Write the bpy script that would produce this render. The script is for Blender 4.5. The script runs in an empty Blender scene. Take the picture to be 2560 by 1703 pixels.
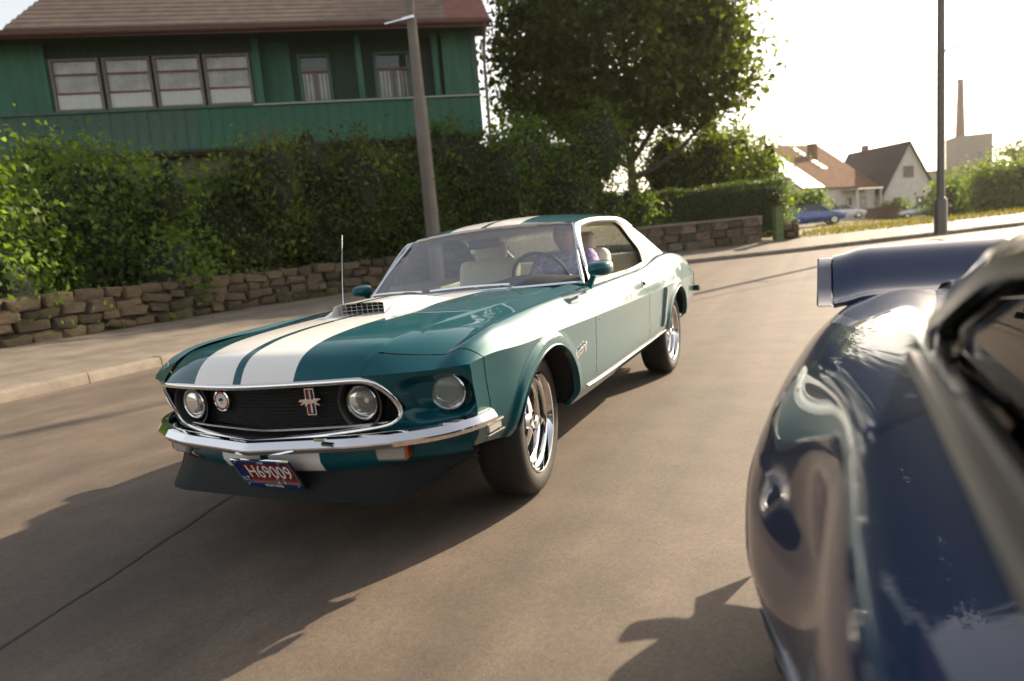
import bpy, bmesh, math, random
import numpy as np
from mathutils import Vector, Matrix, Euler

random.seed(7)
rng = np.random.default_rng(11)
scene = bpy.context.scene
col = scene.collection
R = math.radians

# ------------------------------------------------------------------ camera
cam_data = bpy.data.cameras.new('camera')
cam_data.lens = 23.675
cam_data.sensor_width = 36.0
cam_data.clip_start = 0.02
cam_data.clip_end = 2000
cam = bpy.data.objects.new('camera', cam_data)
cam.location = (2.0256, -2.7594, 1.1368)
cam.rotation_euler = (R(82.0353), R(4.9265), R(25.1630))
col.objects.link(cam)
scene.camera = cam
cam_data.dof.use_dof = True
cam_data.dof.focus_distance = 3.3
cam_data.dof.aperture_fstop = 1.8

# ------------------------------------------------------------------ light
SUN_AZ = math.atan2(.40, .915)          # towards the sun, measured from +Y to +X
SUN_EL = R(27)
world = bpy.data.worlds.new('World')
scene.world = world
world.use_nodes = True
wn = world.node_tree.nodes
wl = world.node_tree.links
wn.clear()
sky = wn.new('ShaderNodeTexSky')
sky.sky_type = 'NISHITA'
sky.sun_disc = False
sky.sun_elevation = SUN_EL
sky.sun_rotation = SUN_AZ
sky.air_density = 1.0
sky.dust_density = 2.0
sky.ozone_density = 1.0
bg = wn.new('ShaderNodeBackground')
bg.inputs['Strength'].default_value = 0.125
wo = wn.new('ShaderNodeOutputWorld')
warm = wn.new('ShaderNodeMix'); warm.data_type = 'RGBA'; warm.blend_type = 'MULTIPLY'      # evening haze: the whole sky a little warmer
warm.inputs['Factor'].default_value = 1
warm.inputs['B'].default_value = (1.0, .91, .80, 1)
hs = wn.new('ShaderNodeHueSaturation'); hs.inputs['Saturation'].default_value = .55
wl.new(sky.outputs[0], hs.inputs['Color'])
wl.new(hs.outputs['Color'], warm.inputs['A'])
wl.new(warm.outputs['Result'], bg.inputs[0])
wl.new(bg.outputs[0], wo.inputs[0])
sun_data = bpy.data.lights.new('sun', 'SUN')
sun_data.energy = 4.6
sun_data.angle = R(0.6)
sun_data.color = (1.0, 0.82, 0.60)
sun = bpy.data.objects.new('sun', sun_data)
col.objects.link(sun)
sdir = Vector((math.sin(SUN_AZ) * math.cos(SUN_EL), math.cos(SUN_AZ) * math.cos(SUN_EL), math.sin(SUN_EL)))
sun.rotation_euler = sdir.to_track_quat('Z', 'Y').to_euler()
sun.location = (8, 18, 20)

vs = scene.view_settings
vs.view_transform = 'Standard'
vs.look = 'None'
vs.gamma = 1
vs.use_curve_mapping = False
vs.exposure = 1.36
scene.render.film_transparent = False
try:
    scene.cycles.use_denoising = True
    scene.cycles.max_bounces = 8
    scene.cycles.transparent_max_bounces = 12
    scene.cycles.caustics_reflective = False
    scene.cycles.caustics_refractive = False
    scene.cycles.sample_clamp_indirect = 8
except Exception:
    pass

# ------------------------------------------------------------------ helpers
def pchip(xs, ys, x):
    xs = np.asarray(xs, float); ys = np.asarray(ys, float); x = np.asarray(x, float)
    h = np.diff(xs); d = np.diff(ys) / h
    m = np.zeros_like(ys)
    if len(xs) == 2:
        m[:] = d[0]
    else:
        w1 = 2 * h[1:] + h[:-1]; w2 = h[1:] + 2 * h[:-1]
        with np.errstate(divide='ignore', invalid='ignore'):
            mm = (w1 + w2) / (w1 / d[:-1] + w2 / d[1:])
        m[1:-1] = np.where(d[:-1] * d[1:] > 0, mm, 0)
        m[0] = d[0]; m[-1] = d[-1]
    i = np.clip(np.searchsorted(xs, x) - 1, 0, len(h) - 1)
    t = np.clip((x - xs[i]) / h[i], 0, 1)
    hh = h[i]
    return ((2*t**3 - 3*t**2 + 1) * ys[i] + (t**3 - 2*t**2 + t) * hh * m[i]
            + (-2*t**3 + 3*t**2) * ys[i+1] + (t**3 - t**2) * hh * m[i+1])

def cubic(xs, ys, x):
    """natural cubic spline (smooth reflections)"""
    xs = np.asarray(xs, float); ys = np.asarray(ys, float); x = np.asarray(x, float)
    n = len(xs); h = np.diff(xs)
    A = np.zeros((n, n)); b = np.zeros(n)
    A[0, 0] = A[-1, -1] = 1
    for i in range(1, n - 1):
        A[i, i-1] = h[i-1]; A[i, i] = 2 * (h[i-1] + h[i]); A[i, i+1] = h[i]
        b[i] = 6 * ((ys[i+1] - ys[i]) / h[i] - (ys[i] - ys[i-1]) / h[i-1])
    M = np.linalg.solve(A, b)
    x = np.clip(x, xs[0], xs[-1])
    i = np.clip(np.searchsorted(xs, x) - 1, 0, n - 2)
    t0 = xs[i+1] - x; t1 = x - xs[i]
    return (M[i] * t0**3 + M[i+1] * t1**3) / (6 * h[i]) + (ys[i] / h[i] - M[i] * h[i] / 6) * t0 + (ys[i+1] / h[i] - M[i+1] * h[i] / 6) * t1

def sstep(a, b, x):
    t = np.clip((np.asarray(x, float) - a) / (b - a), 0, 1)
    return t * t * (3 - 2 * t)

def link(o, parent=None):
    col.objects.link(o)
    if parent is not None:
        o.parent = parent
    return o

def mesh_data(name, verts, faces, mats, smooth=35, mi=None):
    me = bpy.data.meshes.new(name)
    verts = np.asarray(verts, float).reshape(-1, 3)
    me.from_pydata(verts.tolist(), [], [tuple(int(k) for k in f) for f in faces])
    me.update()
    for m in (mats if isinstance(mats, (list, tuple)) else [mats]):
        if m is not None:
            me.materials.append(m)
    if mi is not None:
        me.polygons.foreach_set('material_index', np.asarray(mi, np.int32))
    if smooth:
        me.polygons.foreach_set('use_smooth', np.ones(len(me.polygons), bool))
        try:
            me.set_sharp_from_angle(angle=R(smooth))
        except Exception:
            pass
    return me

def mob(name, verts, faces, mats, parent=None, smooth=35, mi=None):
    return link(bpy.data.objects.new(name, mesh_data(name, verts, faces, mats, smooth, mi)), parent)

class MB:
    """collects shapes for ONE mesh object"""
    def __init__(s):
        s.v = []; s.f = []; s.n = 0
    def add(s, v, f):
        v = np.asarray(v, float).reshape(-1, 3)
        s.v.append(v); s.f += [[int(i) + s.n for i in q] for q in f]; s.n += len(v)
        return s
    def box(s, c, d, rz=0, M=None):
        hx, hy, hz = d[0]/2, d[1]/2, d[2]/2
        v = np.array([[x, y, z] for z in (-hz, hz) for y in (-hy, hy) for x in (-hx, hx)])
        if rz:
            cc, ss = math.cos(rz), math.sin(rz)
            v = v @ np.array([[cc, ss, 0], [-ss, cc, 0], [0, 0, 1]])
        if M is not None:
            v = v @ np.array(M).T
        return s.add(v + np.array(c), [(0,2,3,1),(4,5,7,6),(0,1,5,4),(2,6,7,3),(0,4,6,2),(1,3,7,5)])
    def grid(s, P, closed_u=False, closed_v=False, flip=False):
        P = np.asarray(P, float); a, b = P.shape[:2]
        f = grid_faces(a, b, closed_u, closed_v, flip)
        return s.add(P.reshape(-1, 3), f)
    def tube(s, pts, r, n=8, cap=True):
        pts = np.asarray(pts, float); m = len(pts)
        r = np.broadcast_to(np.asarray(r, float), (m,))
        T = np.gradient(pts, axis=0); T /= np.linalg.norm(T, axis=1)[:, None] + 1e-12
        up = np.array([0, 0, 1.0]) if abs(T[0][2]) < .9 else np.array([1.0, 0, 0])
        a = np.arange(n) * 2 * math.pi / n
        rows = []
        N = np.cross(T[0], up); N /= np.linalg.norm(N)
        for i in range(m):
            N = N - T[i] * (N @ T[i]); N /= np.linalg.norm(N)
            B = np.cross(T[i], N)
            rows.append(pts[i] + r[i] * (np.cos(a)[:, None] * N + np.sin(a)[:, None] * B))
        base = s.n
        s.grid(np.array(rows), closed_v=True)
        if cap:
            s.f.append([base + k for k in range(n)][::-1]); s.f.append([base + (m-1)*n + k for k in range(n)])
        return s
    def sweep(s, pts, prof, ups, closed=True, cap=True, closed_path=False):
        """prof: (k,2) offsets (side, up) swept along pts; ups: up vector(s)"""
        pts = np.asarray(pts, float); m = len(pts)
        ups = np.broadcast_to(np.asarray(ups, float), pts.shape)
        if closed_path:
            T = np.roll(pts, -1, 0) - np.roll(pts, 1, 0)
        else:
            T = np.gradient(pts, axis=0)
        T /= np.linalg.norm(T, axis=1)[:, None] + 1e-12
        S = np.cross(T, ups); S /= np.linalg.norm(S, axis=1)[:, None] + 1e-12
        U = np.cross(S, T)
        prof = np.asarray(prof, float)
        P = pts[:, None, :] + prof[None, :, 0, None] * S[:, None, :] + prof[None, :, 1, None] * U[:, None, :]
        base = s.n; k = len(prof)
        s.grid(P, closed_u=closed_path, closed_v=closed)
        if cap and closed and not closed_path:
            s.f.append([base + i for i in range(k)][::-1]); s.f.append([base + (m-1)*k + i for i in range(k)])
        return s
    def lathe(s, prof, n=32, M=None, c=(0, 0, 0)):
        """prof: (k,2) (radius, x) about the X axis"""
        prof = np.asarray(prof, float); a = np.arange(n) * 2 * math.pi / n
        P = np.stack([np.broadcast_to(prof[:, 1][:, None], (len(prof), n)), prof[:, 0][:, None] * np.cos(a), prof[:, 0][:, None] * np.sin(a)], -1)
        if M is not None:
            P = P @ np.array(M).T
        return s.grid(P + np.array(c), closed_v=True)
    def prism(s, poly, M, d):
        """poly (k,2) in the plane of columns 0,1 of M; extruded by d along column 2; M is 4x4"""
        M = np.array(M); k = len(poly)
        v = []
        for dz in (0, d):
            for p in poly:
                v.append(M[:3, 3] + M[:3, 0]*p[0] + M[:3, 1]*p[1] + M[:3, 2]*dz)
        f = [list(range(k))[::-1], [k + i for i in range(k)]] + [[i, (i+1) % k, k + (i+1) % k, k + i] for i in range(k)]
        return s.add(v, f)
    def ob(s, name, mat, parent=None, smooth=35):
        return mob(name, np.concatenate(s.v), s.f, mat, parent, smooth)

def grid_faces(a, b, cu=False, cv=False, flip=False):
    i = np.arange(a if cu else a - 1)[:, None]; j = np.arange(b if cv else b - 1)[None, :]
    i2 = (i + 1) % a; j2 = (j + 1) % b
    q = np.stack([i*b + j, i2*b + j, i2*b + j2, i*b + j2], -1).reshape(-1, 4)
    if flip:
        q = q[:, ::-1]
    return q.tolist()

def clip(V, F, fv):
    """marching clip: keep where fv >= 0"""
    V = [tuple(p) for p in np.asarray(V, float).reshape(-1, 3)]; fv = list(np.asarray(fv, float).ravel())
    out = []; cache = {}
    for q in F:
        s = [fv[i] >= 0 for i in q]
        if all(s):
            out.append(list(q)); continue
        if not any(s):
            continue
        poly = []
        for k in range(len(q)):
            a, b = q[k], q[(k+1) % len(q)]
            if fv[a] >= 0:
                poly.append(a)
            if (fv[a] >= 0) != (fv[b] >= 0):
                key = (min(a, b), max(a, b))
                if key not in cache:
                    t = fv[a] / (fv[a] - fv[b])
                    pa, pb = V[a], V[b]
                    V.append(tuple(pa[c] + t * (pb[c] - pa[c]) for c in range(3))); fv.append(0.0)
                    cache[key] = len(V) - 1
                poly.append(cache[key])
        if len(poly) >= 3:
            out.append(poly)
    used = sorted({i for q in out for i in q}); mp = {o: n for n, o in enumerate(used)}
    return np.array([V[i] for i in used]), [[mp[i] for i in q] for q in out]

def tag(o, label, cat, group=None):
    o['label'] = label; o['category'] = cat
    if group:
        o['group'] = group
    return o

def empty(name, loc=(0, 0, 0), rz=0, parent=None):
    o = bpy.data.objects.new(name, None); o.location = loc; o.rotation_euler = (0, 0, rz)
    o.empty_display_size = .3
    return link(o, parent)

def copy_tree(o, parent=None):
    c = o.copy(); col.objects.link(c); c.parent = parent
    for ch in [k for k in bpy.data.objects if k.parent == o]:
        copy_tree(ch, c)
    return c

# ------------------------------------------------------------------ materials
def newmat(name):
    m = bpy.data.materials.new(name); m.use_nodes = True
    nt = m.node_tree; b = nt.nodes['Principled BSDF']
    return m, nt, b

def simple(name, c, rough=.5, metal=0, coat=0, coat_r=.03, spec=None, noise=0, nscale=8, bump=0, bscale=60, emit=None):
    m, nt, b = newmat(name)
    b.inputs['Base Color'].default_value = (*c, 1)
    b.inputs['Roughness'].default_value = rough
    b.inputs['Metallic'].default_value = metal
    b.inputs['Coat Weight'].default_value = coat
    b.inputs['Coat Roughness'].default_value = coat_r
    if spec is not None:
        b.inputs['Specular IOR Level'].default_value = spec
    tc = nt.nodes.new('ShaderNodeTexCoord')
    if noise:
        t = nt.nodes.new('ShaderNodeTexNoise'); t.inputs['Scale'].default_value = nscale; t.inputs['Detail'].default_value = 6
        nt.links.new(tc.outputs['Object'], t.inputs['Vector'])
        r = nt.nodes.new('ShaderNodeValToRGB')
        r.color_ramp.elements[0].position = .3; r.color_ramp.elements[1].position = .7
        r.color_ramp.elements[0].color = (*[k * (1 - noise) for k in c], 1)
        r.color_ramp.elements[1].color = (*[min(1, k * (1 + noise)) for k in c], 1)
        nt.links.new(t.outputs[0], r.inputs[0]); nt.links.new(r.outputs[0], b.inputs['Base Color'])
    if bump:
        t = nt.nodes.new('ShaderNodeTexNoise'); t.inputs['Scale'].default_value = bscale; t.inputs['Detail'].default_value = 8
        nt.links.new(tc.outputs['Object'], t.inputs['Vector'])
        bp = nt.nodes.new('ShaderNodeBump'); bp.inputs['Strength'].default_value = bump; bp.inputs['Distance'].default_value = .02
        nt.links.new(t.outputs[0], bp.inputs['Height']); nt.links.new(bp.outputs[0], b.inputs['Normal'])
    if emit:
        b.inputs['Emission Color'].default_value = (*emit[:3], 1); b.inputs['Emission Strength'].default_value = emit[3]
    return m

def paint_mat(name, c, stripe=None, lo=.021, hi=.258, cut=None, metal=.12):
    """glossy car paint; stripes are painted by the car's own side coordinate"""
    m, nt, b = newmat(name)
    N, L = nt.nodes.new, nt.links.new
    b.inputs['Base Color'].default_value = (*c, 1)
    b.inputs['Metallic'].default_value = metal
    b.inputs['Roughness'].default_value = .40
    b.inputs['Specular IOR Level'].default_value = .08
    b.inputs['Coat Weight'].default_value = .8
    b.inputs['Coat Roughness'].default_value = .018
    b.inputs['Coat IOR'].default_value = 1.42
    tc = N('ShaderNodeTexCoord')
    fl = N('ShaderNodeTexNoise'); fl.inputs['Scale'].default_value = 900; fl.inputs['Detail'].default_value = 1
    L(tc.outputs['Object'], fl.inputs['Vector'])
    mx = N('ShaderNodeMix'); mx.data_type = 'RGBA'
    mx.inputs['A'].default_value = (*[k * .8 for k in c], 1); mx.inputs['B'].default_value = (*[k * 1.25 for k in c], 1)
    L(fl.outputs[0], mx.inputs['Factor'])
    out = mx.outputs['Result']
    if stripe:
        sp = N('ShaderNodeSeparateXYZ'); L(tc.outputs['Object'], sp.inputs[0])
        ab = N('ShaderNodeMath'); ab.operation = 'ABSOLUTE'; L(sp.outputs[0], ab.inputs[0])
        g = N('ShaderNodeMath'); g.operation = 'GREATER_THAN'; g.inputs[1].default_value = lo; L(ab.outputs[0], g.inputs[0])
        l = N('ShaderNodeMath'); l.operation = 'LESS_THAN'; l.inputs[1].default_value = hi; L(ab.outputs[0], l.inputs[0])
        mu = N('ShaderNodeMath'); mu.operation = 'MULTIPLY'; L(g.outputs[0], mu.inputs[0]); L(l.outputs[0], mu.inputs[1])
        m2 = N('ShaderNodeMix'); m2.data_type = 'RGBA'; L(mu.outputs[0], m2.inputs['Factor'])
        L(out, m2.inputs['A']); m2.inputs['B'].default_value = (*stripe, 1)
        out = m2.outputs['Result']
        mm = N('ShaderNodeMath'); mm.operation = 'MULTIPLY_ADD'; mm.inputs[1].default_value = -metal; mm.inputs[2].default_value = metal
        L(mu.outputs[0], mm.inputs[0]); L(mm.outputs[0], b.inputs['Metallic'])
    L(out, b.inputs['Base Color'])
    return m

def glass_mat(name, tint=(.75, .82, .80), rough=.0, mixr=.30, dark=1.0):
    """thin pane: clear with a fresnel reflection"""
    m, nt, b = newmat(name)
    N, L = nt.nodes.new, nt.links.new
    nt.nodes.remove(b)
    out = nt.nodes['Material Output']
    tr = N('ShaderNodeBsdfTransparent'); tr.inputs[0].default_value = (*[k * dark for k in tint], 1)
    gl = N('ShaderNodeBsdfGlossy'); gl.inputs['Roughness'].default_value = rough
    fr = N('ShaderNodeFresnel'); fr.inputs['IOR'].default_value = 1.5
    mu = N('ShaderNodeMath'); mu.operation = 'MULTIPLY_ADD'; mu.inputs[1].default_value = mixr; mu.inputs[2].default_value = .005; mu.use_clamp = True
    L(fr.outputs[0], mu.inputs[0])
    mx = N('ShaderNodeMixShader'); L(mu.outputs[0], mx.inputs[0]); L(tr.outputs[0], mx.inputs[1]); L(gl.outputs[0], mx.inputs[2])
    L(mx.outputs[0], out.inputs[0])
    return m

M = {}
M['teal'] = paint_mat('teal_paint', (.002, .070, .088))
M['teal_stripe'] = paint_mat('teal_paint_white_stripes', (.002, .070, .088), stripe=(.80, .78, .75))
M['blue'] = paint_mat('dark_blue_paint', (.002, .016, .058), metal=.1)
M['chrome'] = simple('chrome', (.82, .82, .83), rough=.06, metal=1)
M['chrome_soft'] = simple('satin_chrome', (.55, .55, .56), rough=.22, metal=1)
M['black'] = simple('black_trim', (.012, .012, .012), rough=.45)
M['blackmat'] = simple('matt_black', (.01, .01, .01), rough=.8)
M['chin'] = simple('chin_black', (.012, .012, .012), rough=.55, spec=.15)
M['rubber'] = simple('tyre_rubber', (.014, .0135, .013), rough=.62, noise=.25, nscale=14, bump=.15, bscale=200)
M['glass'] = glass_mat('clear_glass')
M['glass_dark'] = glass_mat('dark_glass', (.10, .11, .11), mixr=.9)
M['cream'] = simple('cream_vinyl', (.62, .56, .45), rough=.5, noise=.06)
M['dash'] = simple('dash_black', (.03, .03, .032), rough=.55)
M['amber'] = simple('amber_lens', (.32, .05, .01), rough=.15, coat=.6)
M['red'] = simple('red_lens', (.5, .01, .01), rough=.15, coat=.6)
M['lens'] = simple('lamp_lens', (.30, .29, .27), rough=.08, coat=.5)
M['reflector'] = simple('lamp_reflector', (.95, .92, .85), rough=.42, metal=1, bump=.3, bscale=60)
M['plate'] = simple('plate_red', (.20, .018, .012), rough=.45, spec=.2)
M['plate_blue'] = simple('plate_blue', (.006, .03, .16), rough=.45, spec=.2)
M['white'] = simple('white_paint', (.8, .8, .78), rough=.4)
# ------------------------------------------------------------------ setting
def h(y):
    y = np.asarray(y, float)
    a = np.where(y > 10, y - 6.5, np.where(y > 3, (y - 3) ** 2 / 14, 0)) * .02
    return np.minimum(a, .98)
def H(x, y):
    return h(y) - .07 * np.clip(np.asarray(x, float) - 1, 0, 20) * sstep(28, 70, y)

def poly(pts, n):
    pts = np.array(pts, float)
    s = np.concatenate([[0], np.cumsum(np.hypot(*np.diff(pts, axis=0).T))])
    t = np.linspace(0, s[-1], n)
    return np.stack([cubic(s, pts[:, 0], t), cubic(s, pts[:, 1], t)], -1)
KERB = poly([(-5.0,-40),(-5.2,-20),(-5.5,-4),(-5.65,1),(-5.85,4),(-5.85,7),(-5.2,10.5),(-3.8,14),(-1.7,16.8),(.2,18.2),(1.9,19.5),(3.2,20.6),(8,24.8),(16,31.5),(40,50),(90,86)], 260)
WALL = poly([(-8.1,-40),(-8.3,-20),(-8.6,-4),(-8.82,1),(-9.0,4),(-9.05,7),(-8.6,9.8),(-7.2,13.2),(-4.6,16.6),(-2.3,18.4),(-.7,19.8),(.6,20.9),(1.9,21.9),(5.6,25.2),(13.6,32.6),(37,52.5),(86,89)], 260)

def asphalt(name, c, sc=1.0, cracks=True):
    m, nt, b = newmat(name); N, L = nt.nodes.new, nt.links.new
    tc = N('ShaderNodeTexCoord')
    g = N('ShaderNodeTexNoise'); g.inputs['Scale'].default_value = 260 * sc; g.inputs['Detail'].default_value = 3
    L(tc.outputs['Object'], g.inputs['Vector'])
    p = N('ShaderNodeTexNoise'); p.inputs['Scale'].default_value = .9; p.inputs['Detail'].default_value = 5
    L(tc.outputs['Object'], p.inputs['Vector'])
    # wheel-worn lengthwise tone: stretched along the road
    mp = N('ShaderNodeMapping'); mp.inputs['Scale'].default_value = (2.4, .10, 1)
    L(tc.outputs['Object'], mp.inputs[0])
    st = N('ShaderNodeTexNoise'); st.inputs['Scale'].default_value = 1.0; st.inputs['Detail'].default_value = 4
    L(mp.outputs[0], st.inputs['Vector'])
    def ramp(src, lo, hi, a, b_):
        r = N('ShaderNodeMapRange'); r.inputs['From Min'].default_value = lo; r.inputs['From Max'].default_value = hi
        r.inputs['To Min'].default_value = a; r.inputs['To Max'].default_value = b_; L(src, r.inputs['Value']); return r.outputs[0]
    def mul(a, b_):
        k = N('ShaderNodeMath'); k.operation = 'MULTIPLY'; L(a, k.inputs[0]); L(b_, k.inputs[1]); return k.outputs[0]
    g2 = N('ShaderNodeTexVoronoi'); g2.inputs['Scale'].default_value = 95 * sc; L(tc.outputs['Object'], g2.inputs['Vector'])
    g3 = N('ShaderNodeTexNoise'); g3.inputs['Scale'].default_value = 3.2; g3.inputs['Detail'].default_value = 9; L(tc.outputs['Object'], g3.inputs['Vector'])
    f = mul(mul(mul(mul(ramp(g2.outputs['Color'], .0, 1, .80, 1.2), ramp(g3.outputs[0], .3, .7, .82, 1.16)), ramp(g.outputs[0], .3, .7, .72, 1.28)), ramp(p.outputs[0], .3, .7, .88, 1.12)), ramp(st.outputs[0], .3, .7, .74, 1.24))
    if cracks:
        vo = N('ShaderNodeTexVoronoi'); vo.feature = 'DISTANCE_TO_EDGE'; vo.inputs['Scale'].default_value = .35
        wn_ = N('ShaderNodeTexNoise'); wn_.inputs['Scale'].default_value = 1.5; wn_.inputs['Detail'].default_value = 6
        L(tc.outputs['Object'], wn_.inputs['Vector'])
        va = N('ShaderNodeVectorMath'); va.operation = 'MULTIPLY_ADD'; va.inputs[1].default_value = (.9, .9, .9); L(wn_.outputs['Color'], va.inputs[0]); L(tc.outputs['Object'], va.inputs[2])
        L(va.outputs[0], vo.inputs['Vector'])
        f = mul(f, ramp(vo.outputs['Distance'], .0, .006, .62, 1))
    cm = N('ShaderNodeVectorMath'); cm.operation = 'SCALE'; cm.inputs[0].default_value = c; L(f, cm.inputs['Scale'])
    L(cm.outputs[0], b.inputs['Base Color'])
    b.inputs['Roughness'].default_value = .72
    bp = N('ShaderNodeBump'); bp.inputs['Strength'].default_value = .4; bp.inputs['Distance'].default_value = .005
    L(g.outputs[0], bp.inputs['Height']); L(bp.outputs[0], b.inputs['Normal'])
    return m
M['asphalt'] = asphalt('road_asphalt', (.100, .077, .059), cracks=False)
M['pave'] = asphalt('pavement_asphalt', (.15, .128, .105), .6, cracks=False)
M['kerb'] = simple('kerb_concrete', (.17, .145, .12), .85, noise=.2, nscale=5, bump=.3)
M['soil'] = simple('dry_soil_grass', (.13, .105, .05), .95, noise=.35, nscale=1.2, bump=.5, bscale=12)
M['mortar0'] = simple('kerb_joint', (.05, .043, .036), .95)
M['tar'] = simple('tar_seam', (.028, .025, .023), .6)

def struct(o):
    o['kind'] = 'structure'; return o
# big base ground
gx = np.concatenate([-np.geomspace(900, 12, 26), np.linspace(-10, 40, 26), np.geomspace(44, 900, 24)])
gy = np.concatenate([-np.geomspace(900, 12, 20), np.linspace(-10, 60, 36), np.geomspace(64, 1200, 26)])
GX, GY = np.meshgrid(gx, gy, indexing='ij')
# drops under the road, so that the sheets never meet
P = np.stack([GX, GY, H(GX, GY) - .12], -1)
struct(mob('ground', P.reshape(-1, 3), grid_faces(len(gx), len(gy)), M['soil']))
# left bank, kerb-aligned, from the inner pavement edge outward
nW = len(WALL)
T = np.gradient(WALL, axis=0); T /= np.linalg.norm(T, axis=1)[:, None]; NW = np.stack([-T[:, 1], T[:, 0]], -1)
offs = np.array([0, .5, 1.5, 3, 5, 8, 12, 18, 26, 36])
P = WALL[:, None] + NW[:, None] * offs[None, :, None]
rise = np.array([0, .02, .10, .25, .5, .6, .6, .6, .4, .0])
front = 1 - sstep(14, 21, P[..., 1])
Z = H(P[..., 0], P[..., 1]) + .30 * (1 - (1 - front) * sstep(1.5, 10, np.broadcast_to(offs, P.shape[:2]))) + rise * front - .06 * (1 - front) * sstep(5, 12, np.broadcast_to(offs, P.shape[:2])) - .40 * sstep(18, 36, np.broadcast_to(offs, P.shape[:2])) * front
struct(mob('verge_ground', np.concatenate([P, Z[..., None]], -1).reshape(-1, 3), grid_faces(nW, len(offs)), M['soil']))
# road sheet to the right of the kerb
TK = np.gradient(KERB, axis=0); TK /= np.linalg.norm(TK, axis=1)[:, None]; NK = np.stack([TK[:, 1], -TK[:, 0]], -1)
offs = np.concatenate([np.linspace(-.02, 11.5, 12)])
P = KERB[:, None] + NK[:, None] * offs[None, :, None]
Z = H(P[..., 0], P[..., 1])
struct(mob('road', np.concatenate([P, Z[..., None]], -1).reshape(-1, 3), grid_faces(len(KERB), len(offs), flip=True), M['asphalt']))
# kerb: sloped face and top, then pavement to the wall
K0 = KERB; kt = K0 - NK * .03; kb = K0 - NK * .16
z0 = H(K0[:, 0], K0[:, 1])
rows = [np.column_stack([K0 + NK * .005, z0 - .02]), np.column_stack([K0, z0 + .09]), np.column_stack([K0 - NK * .015, z0 + .115]), np.column_stack([K0 - NK * .04, z0 + .125]), np.column_stack([kb, z0 + .13])]
kerb_ = struct(mob('kerb', np.stack([np.column_stack([K0 - NK * .02, z0 - .02]), np.column_stack([K0 - NK * .02, z0 + .10]), np.column_stack([kb - NK * .02, z0 + .118])], 1).reshape(-1, 3), grid_faces(len(K0), 3), M['mortar0'], None, 50))
at_k = np.concatenate([[0], np.cumsum(np.hypot(*np.diff(K0, axis=0).T))])
gk = np.random.default_rng(44)
sk = at_k[np.argmin(np.abs(K0[:, 1] + 6))]; nst = 0
while sk < at_k[-1] and nst < 90:
    ss_ = np.linspace(sk + .006, sk + .994, 4); px_ = np.interp(ss_, at_k, K0[:, 0]); py_ = np.interp(ss_, at_k, K0[:, 1]); nx_ = np.interp(ss_, at_k, NK[:, 0]); ny_ = np.interp(ss_, at_k, NK[:, 1])
    c_ = np.column_stack([px_, py_]); n_ = np.column_stack([nx_, ny_]); z_ = H(px_, py_) + .006 * gk.normal(); sh = .006 * gk.normal()
    rr_ = np.stack([np.column_stack([c_ + n_ * (o_ + sh), z_ + dz]) for o_, dz in ((.005, -.02), (.0, .09), (-.012, .114), (-.035, .126), (-.16, .131), (-.16, .0))], 1)
    m_ = MB(); m_.grid(rr_); m_.f += [list(range(6)), [18 + i_ for i_ in range(6)][::-1]]
    m_.ob('kerb_stone', M['kerb'], kerb_, 50)
    sk += 1.0; nst += 1
t = np.linspace(0, 1, 9)
kb2 = kb + NK * .012
P2 = kb2[:, None] * (1 - t)[None, :, None] + WALL[:, None] * t[None, :, None]
Zp = H(P2[..., 0], P2[..., 1]) + .127 + .185 * t
struct(mob('pavement', np.concatenate([P2, Zp[..., None]], -1).reshape(-1, 3), grid_faces(len(K0), 9), M['pave']))
# tar seams in the road
def seam(pts, w):
    c = poly(pts, 40); c = c + rng.normal(0, .006, c.shape)
    T = np.gradient(c, axis=0); T /= np.linalg.norm(T, axis=1)[:, None]; N_ = np.stack([T[:, 1], -T[:, 0]], -1)
    ww = w * (.7 + .6 * rng.random(40))[:, None]
    P = np.stack([np.column_stack([c - N_ * ww, H(c[:, 0], c[:, 1]) + .003]), np.column_stack([c + N_ * ww, H(c[:, 0], c[:, 1]) + .003])], 1)
    struct(mob('road_seam', P.reshape(-1, 3), grid_faces(40, 2, flip=True), M['tar']))
seam([(-.30, -2.6), (-.43, -1.65), (-.60, -1.0), (-.78, -.35), (-1.1, 1.2), (-1.3, 4)], .008)
seam([(-.4, 7.2), (.5, 9.0), (1.6, 10.9), (3.2, 13.2), (5.5, 16)], .012)

# ------------------------------------------------------------------ foliage
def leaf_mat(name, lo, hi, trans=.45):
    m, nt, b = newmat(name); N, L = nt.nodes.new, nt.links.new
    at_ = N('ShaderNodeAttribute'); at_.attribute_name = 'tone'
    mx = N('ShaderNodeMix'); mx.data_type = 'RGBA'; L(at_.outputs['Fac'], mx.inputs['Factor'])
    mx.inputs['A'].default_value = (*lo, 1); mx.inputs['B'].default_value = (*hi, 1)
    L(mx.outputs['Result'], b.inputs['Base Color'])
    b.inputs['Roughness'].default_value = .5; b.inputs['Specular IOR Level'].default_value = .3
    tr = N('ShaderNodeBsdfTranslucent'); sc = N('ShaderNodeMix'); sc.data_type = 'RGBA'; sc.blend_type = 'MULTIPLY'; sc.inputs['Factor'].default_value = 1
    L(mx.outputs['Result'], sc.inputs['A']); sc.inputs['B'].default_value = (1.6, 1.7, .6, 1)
    L(sc.outputs['Result'], tr.inputs[0])
    ms = N('ShaderNodeMixShader'); ms.inputs[0].default_value = trans
    out = nt.nodes['Material Output']
    L(b.outputs[0], ms.inputs[1]); L(tr.outputs[0], ms.inputs[2]); L(ms.outputs[0], out.inputs[0])
    return m
M['leaf_hedge'] = leaf_mat('hedge_leaf', (.036, .066, .015), (.15, .22, .045), .55)
M['leaf_hedge2'] = leaf_mat('lilac_leaf', (.040, .064, .017), (.16, .205, .05), .55)
M['leaf_rust'] = leaf_mat('rusty_leaf', (.03, .035, .012), (.16, .075, .03))
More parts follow.
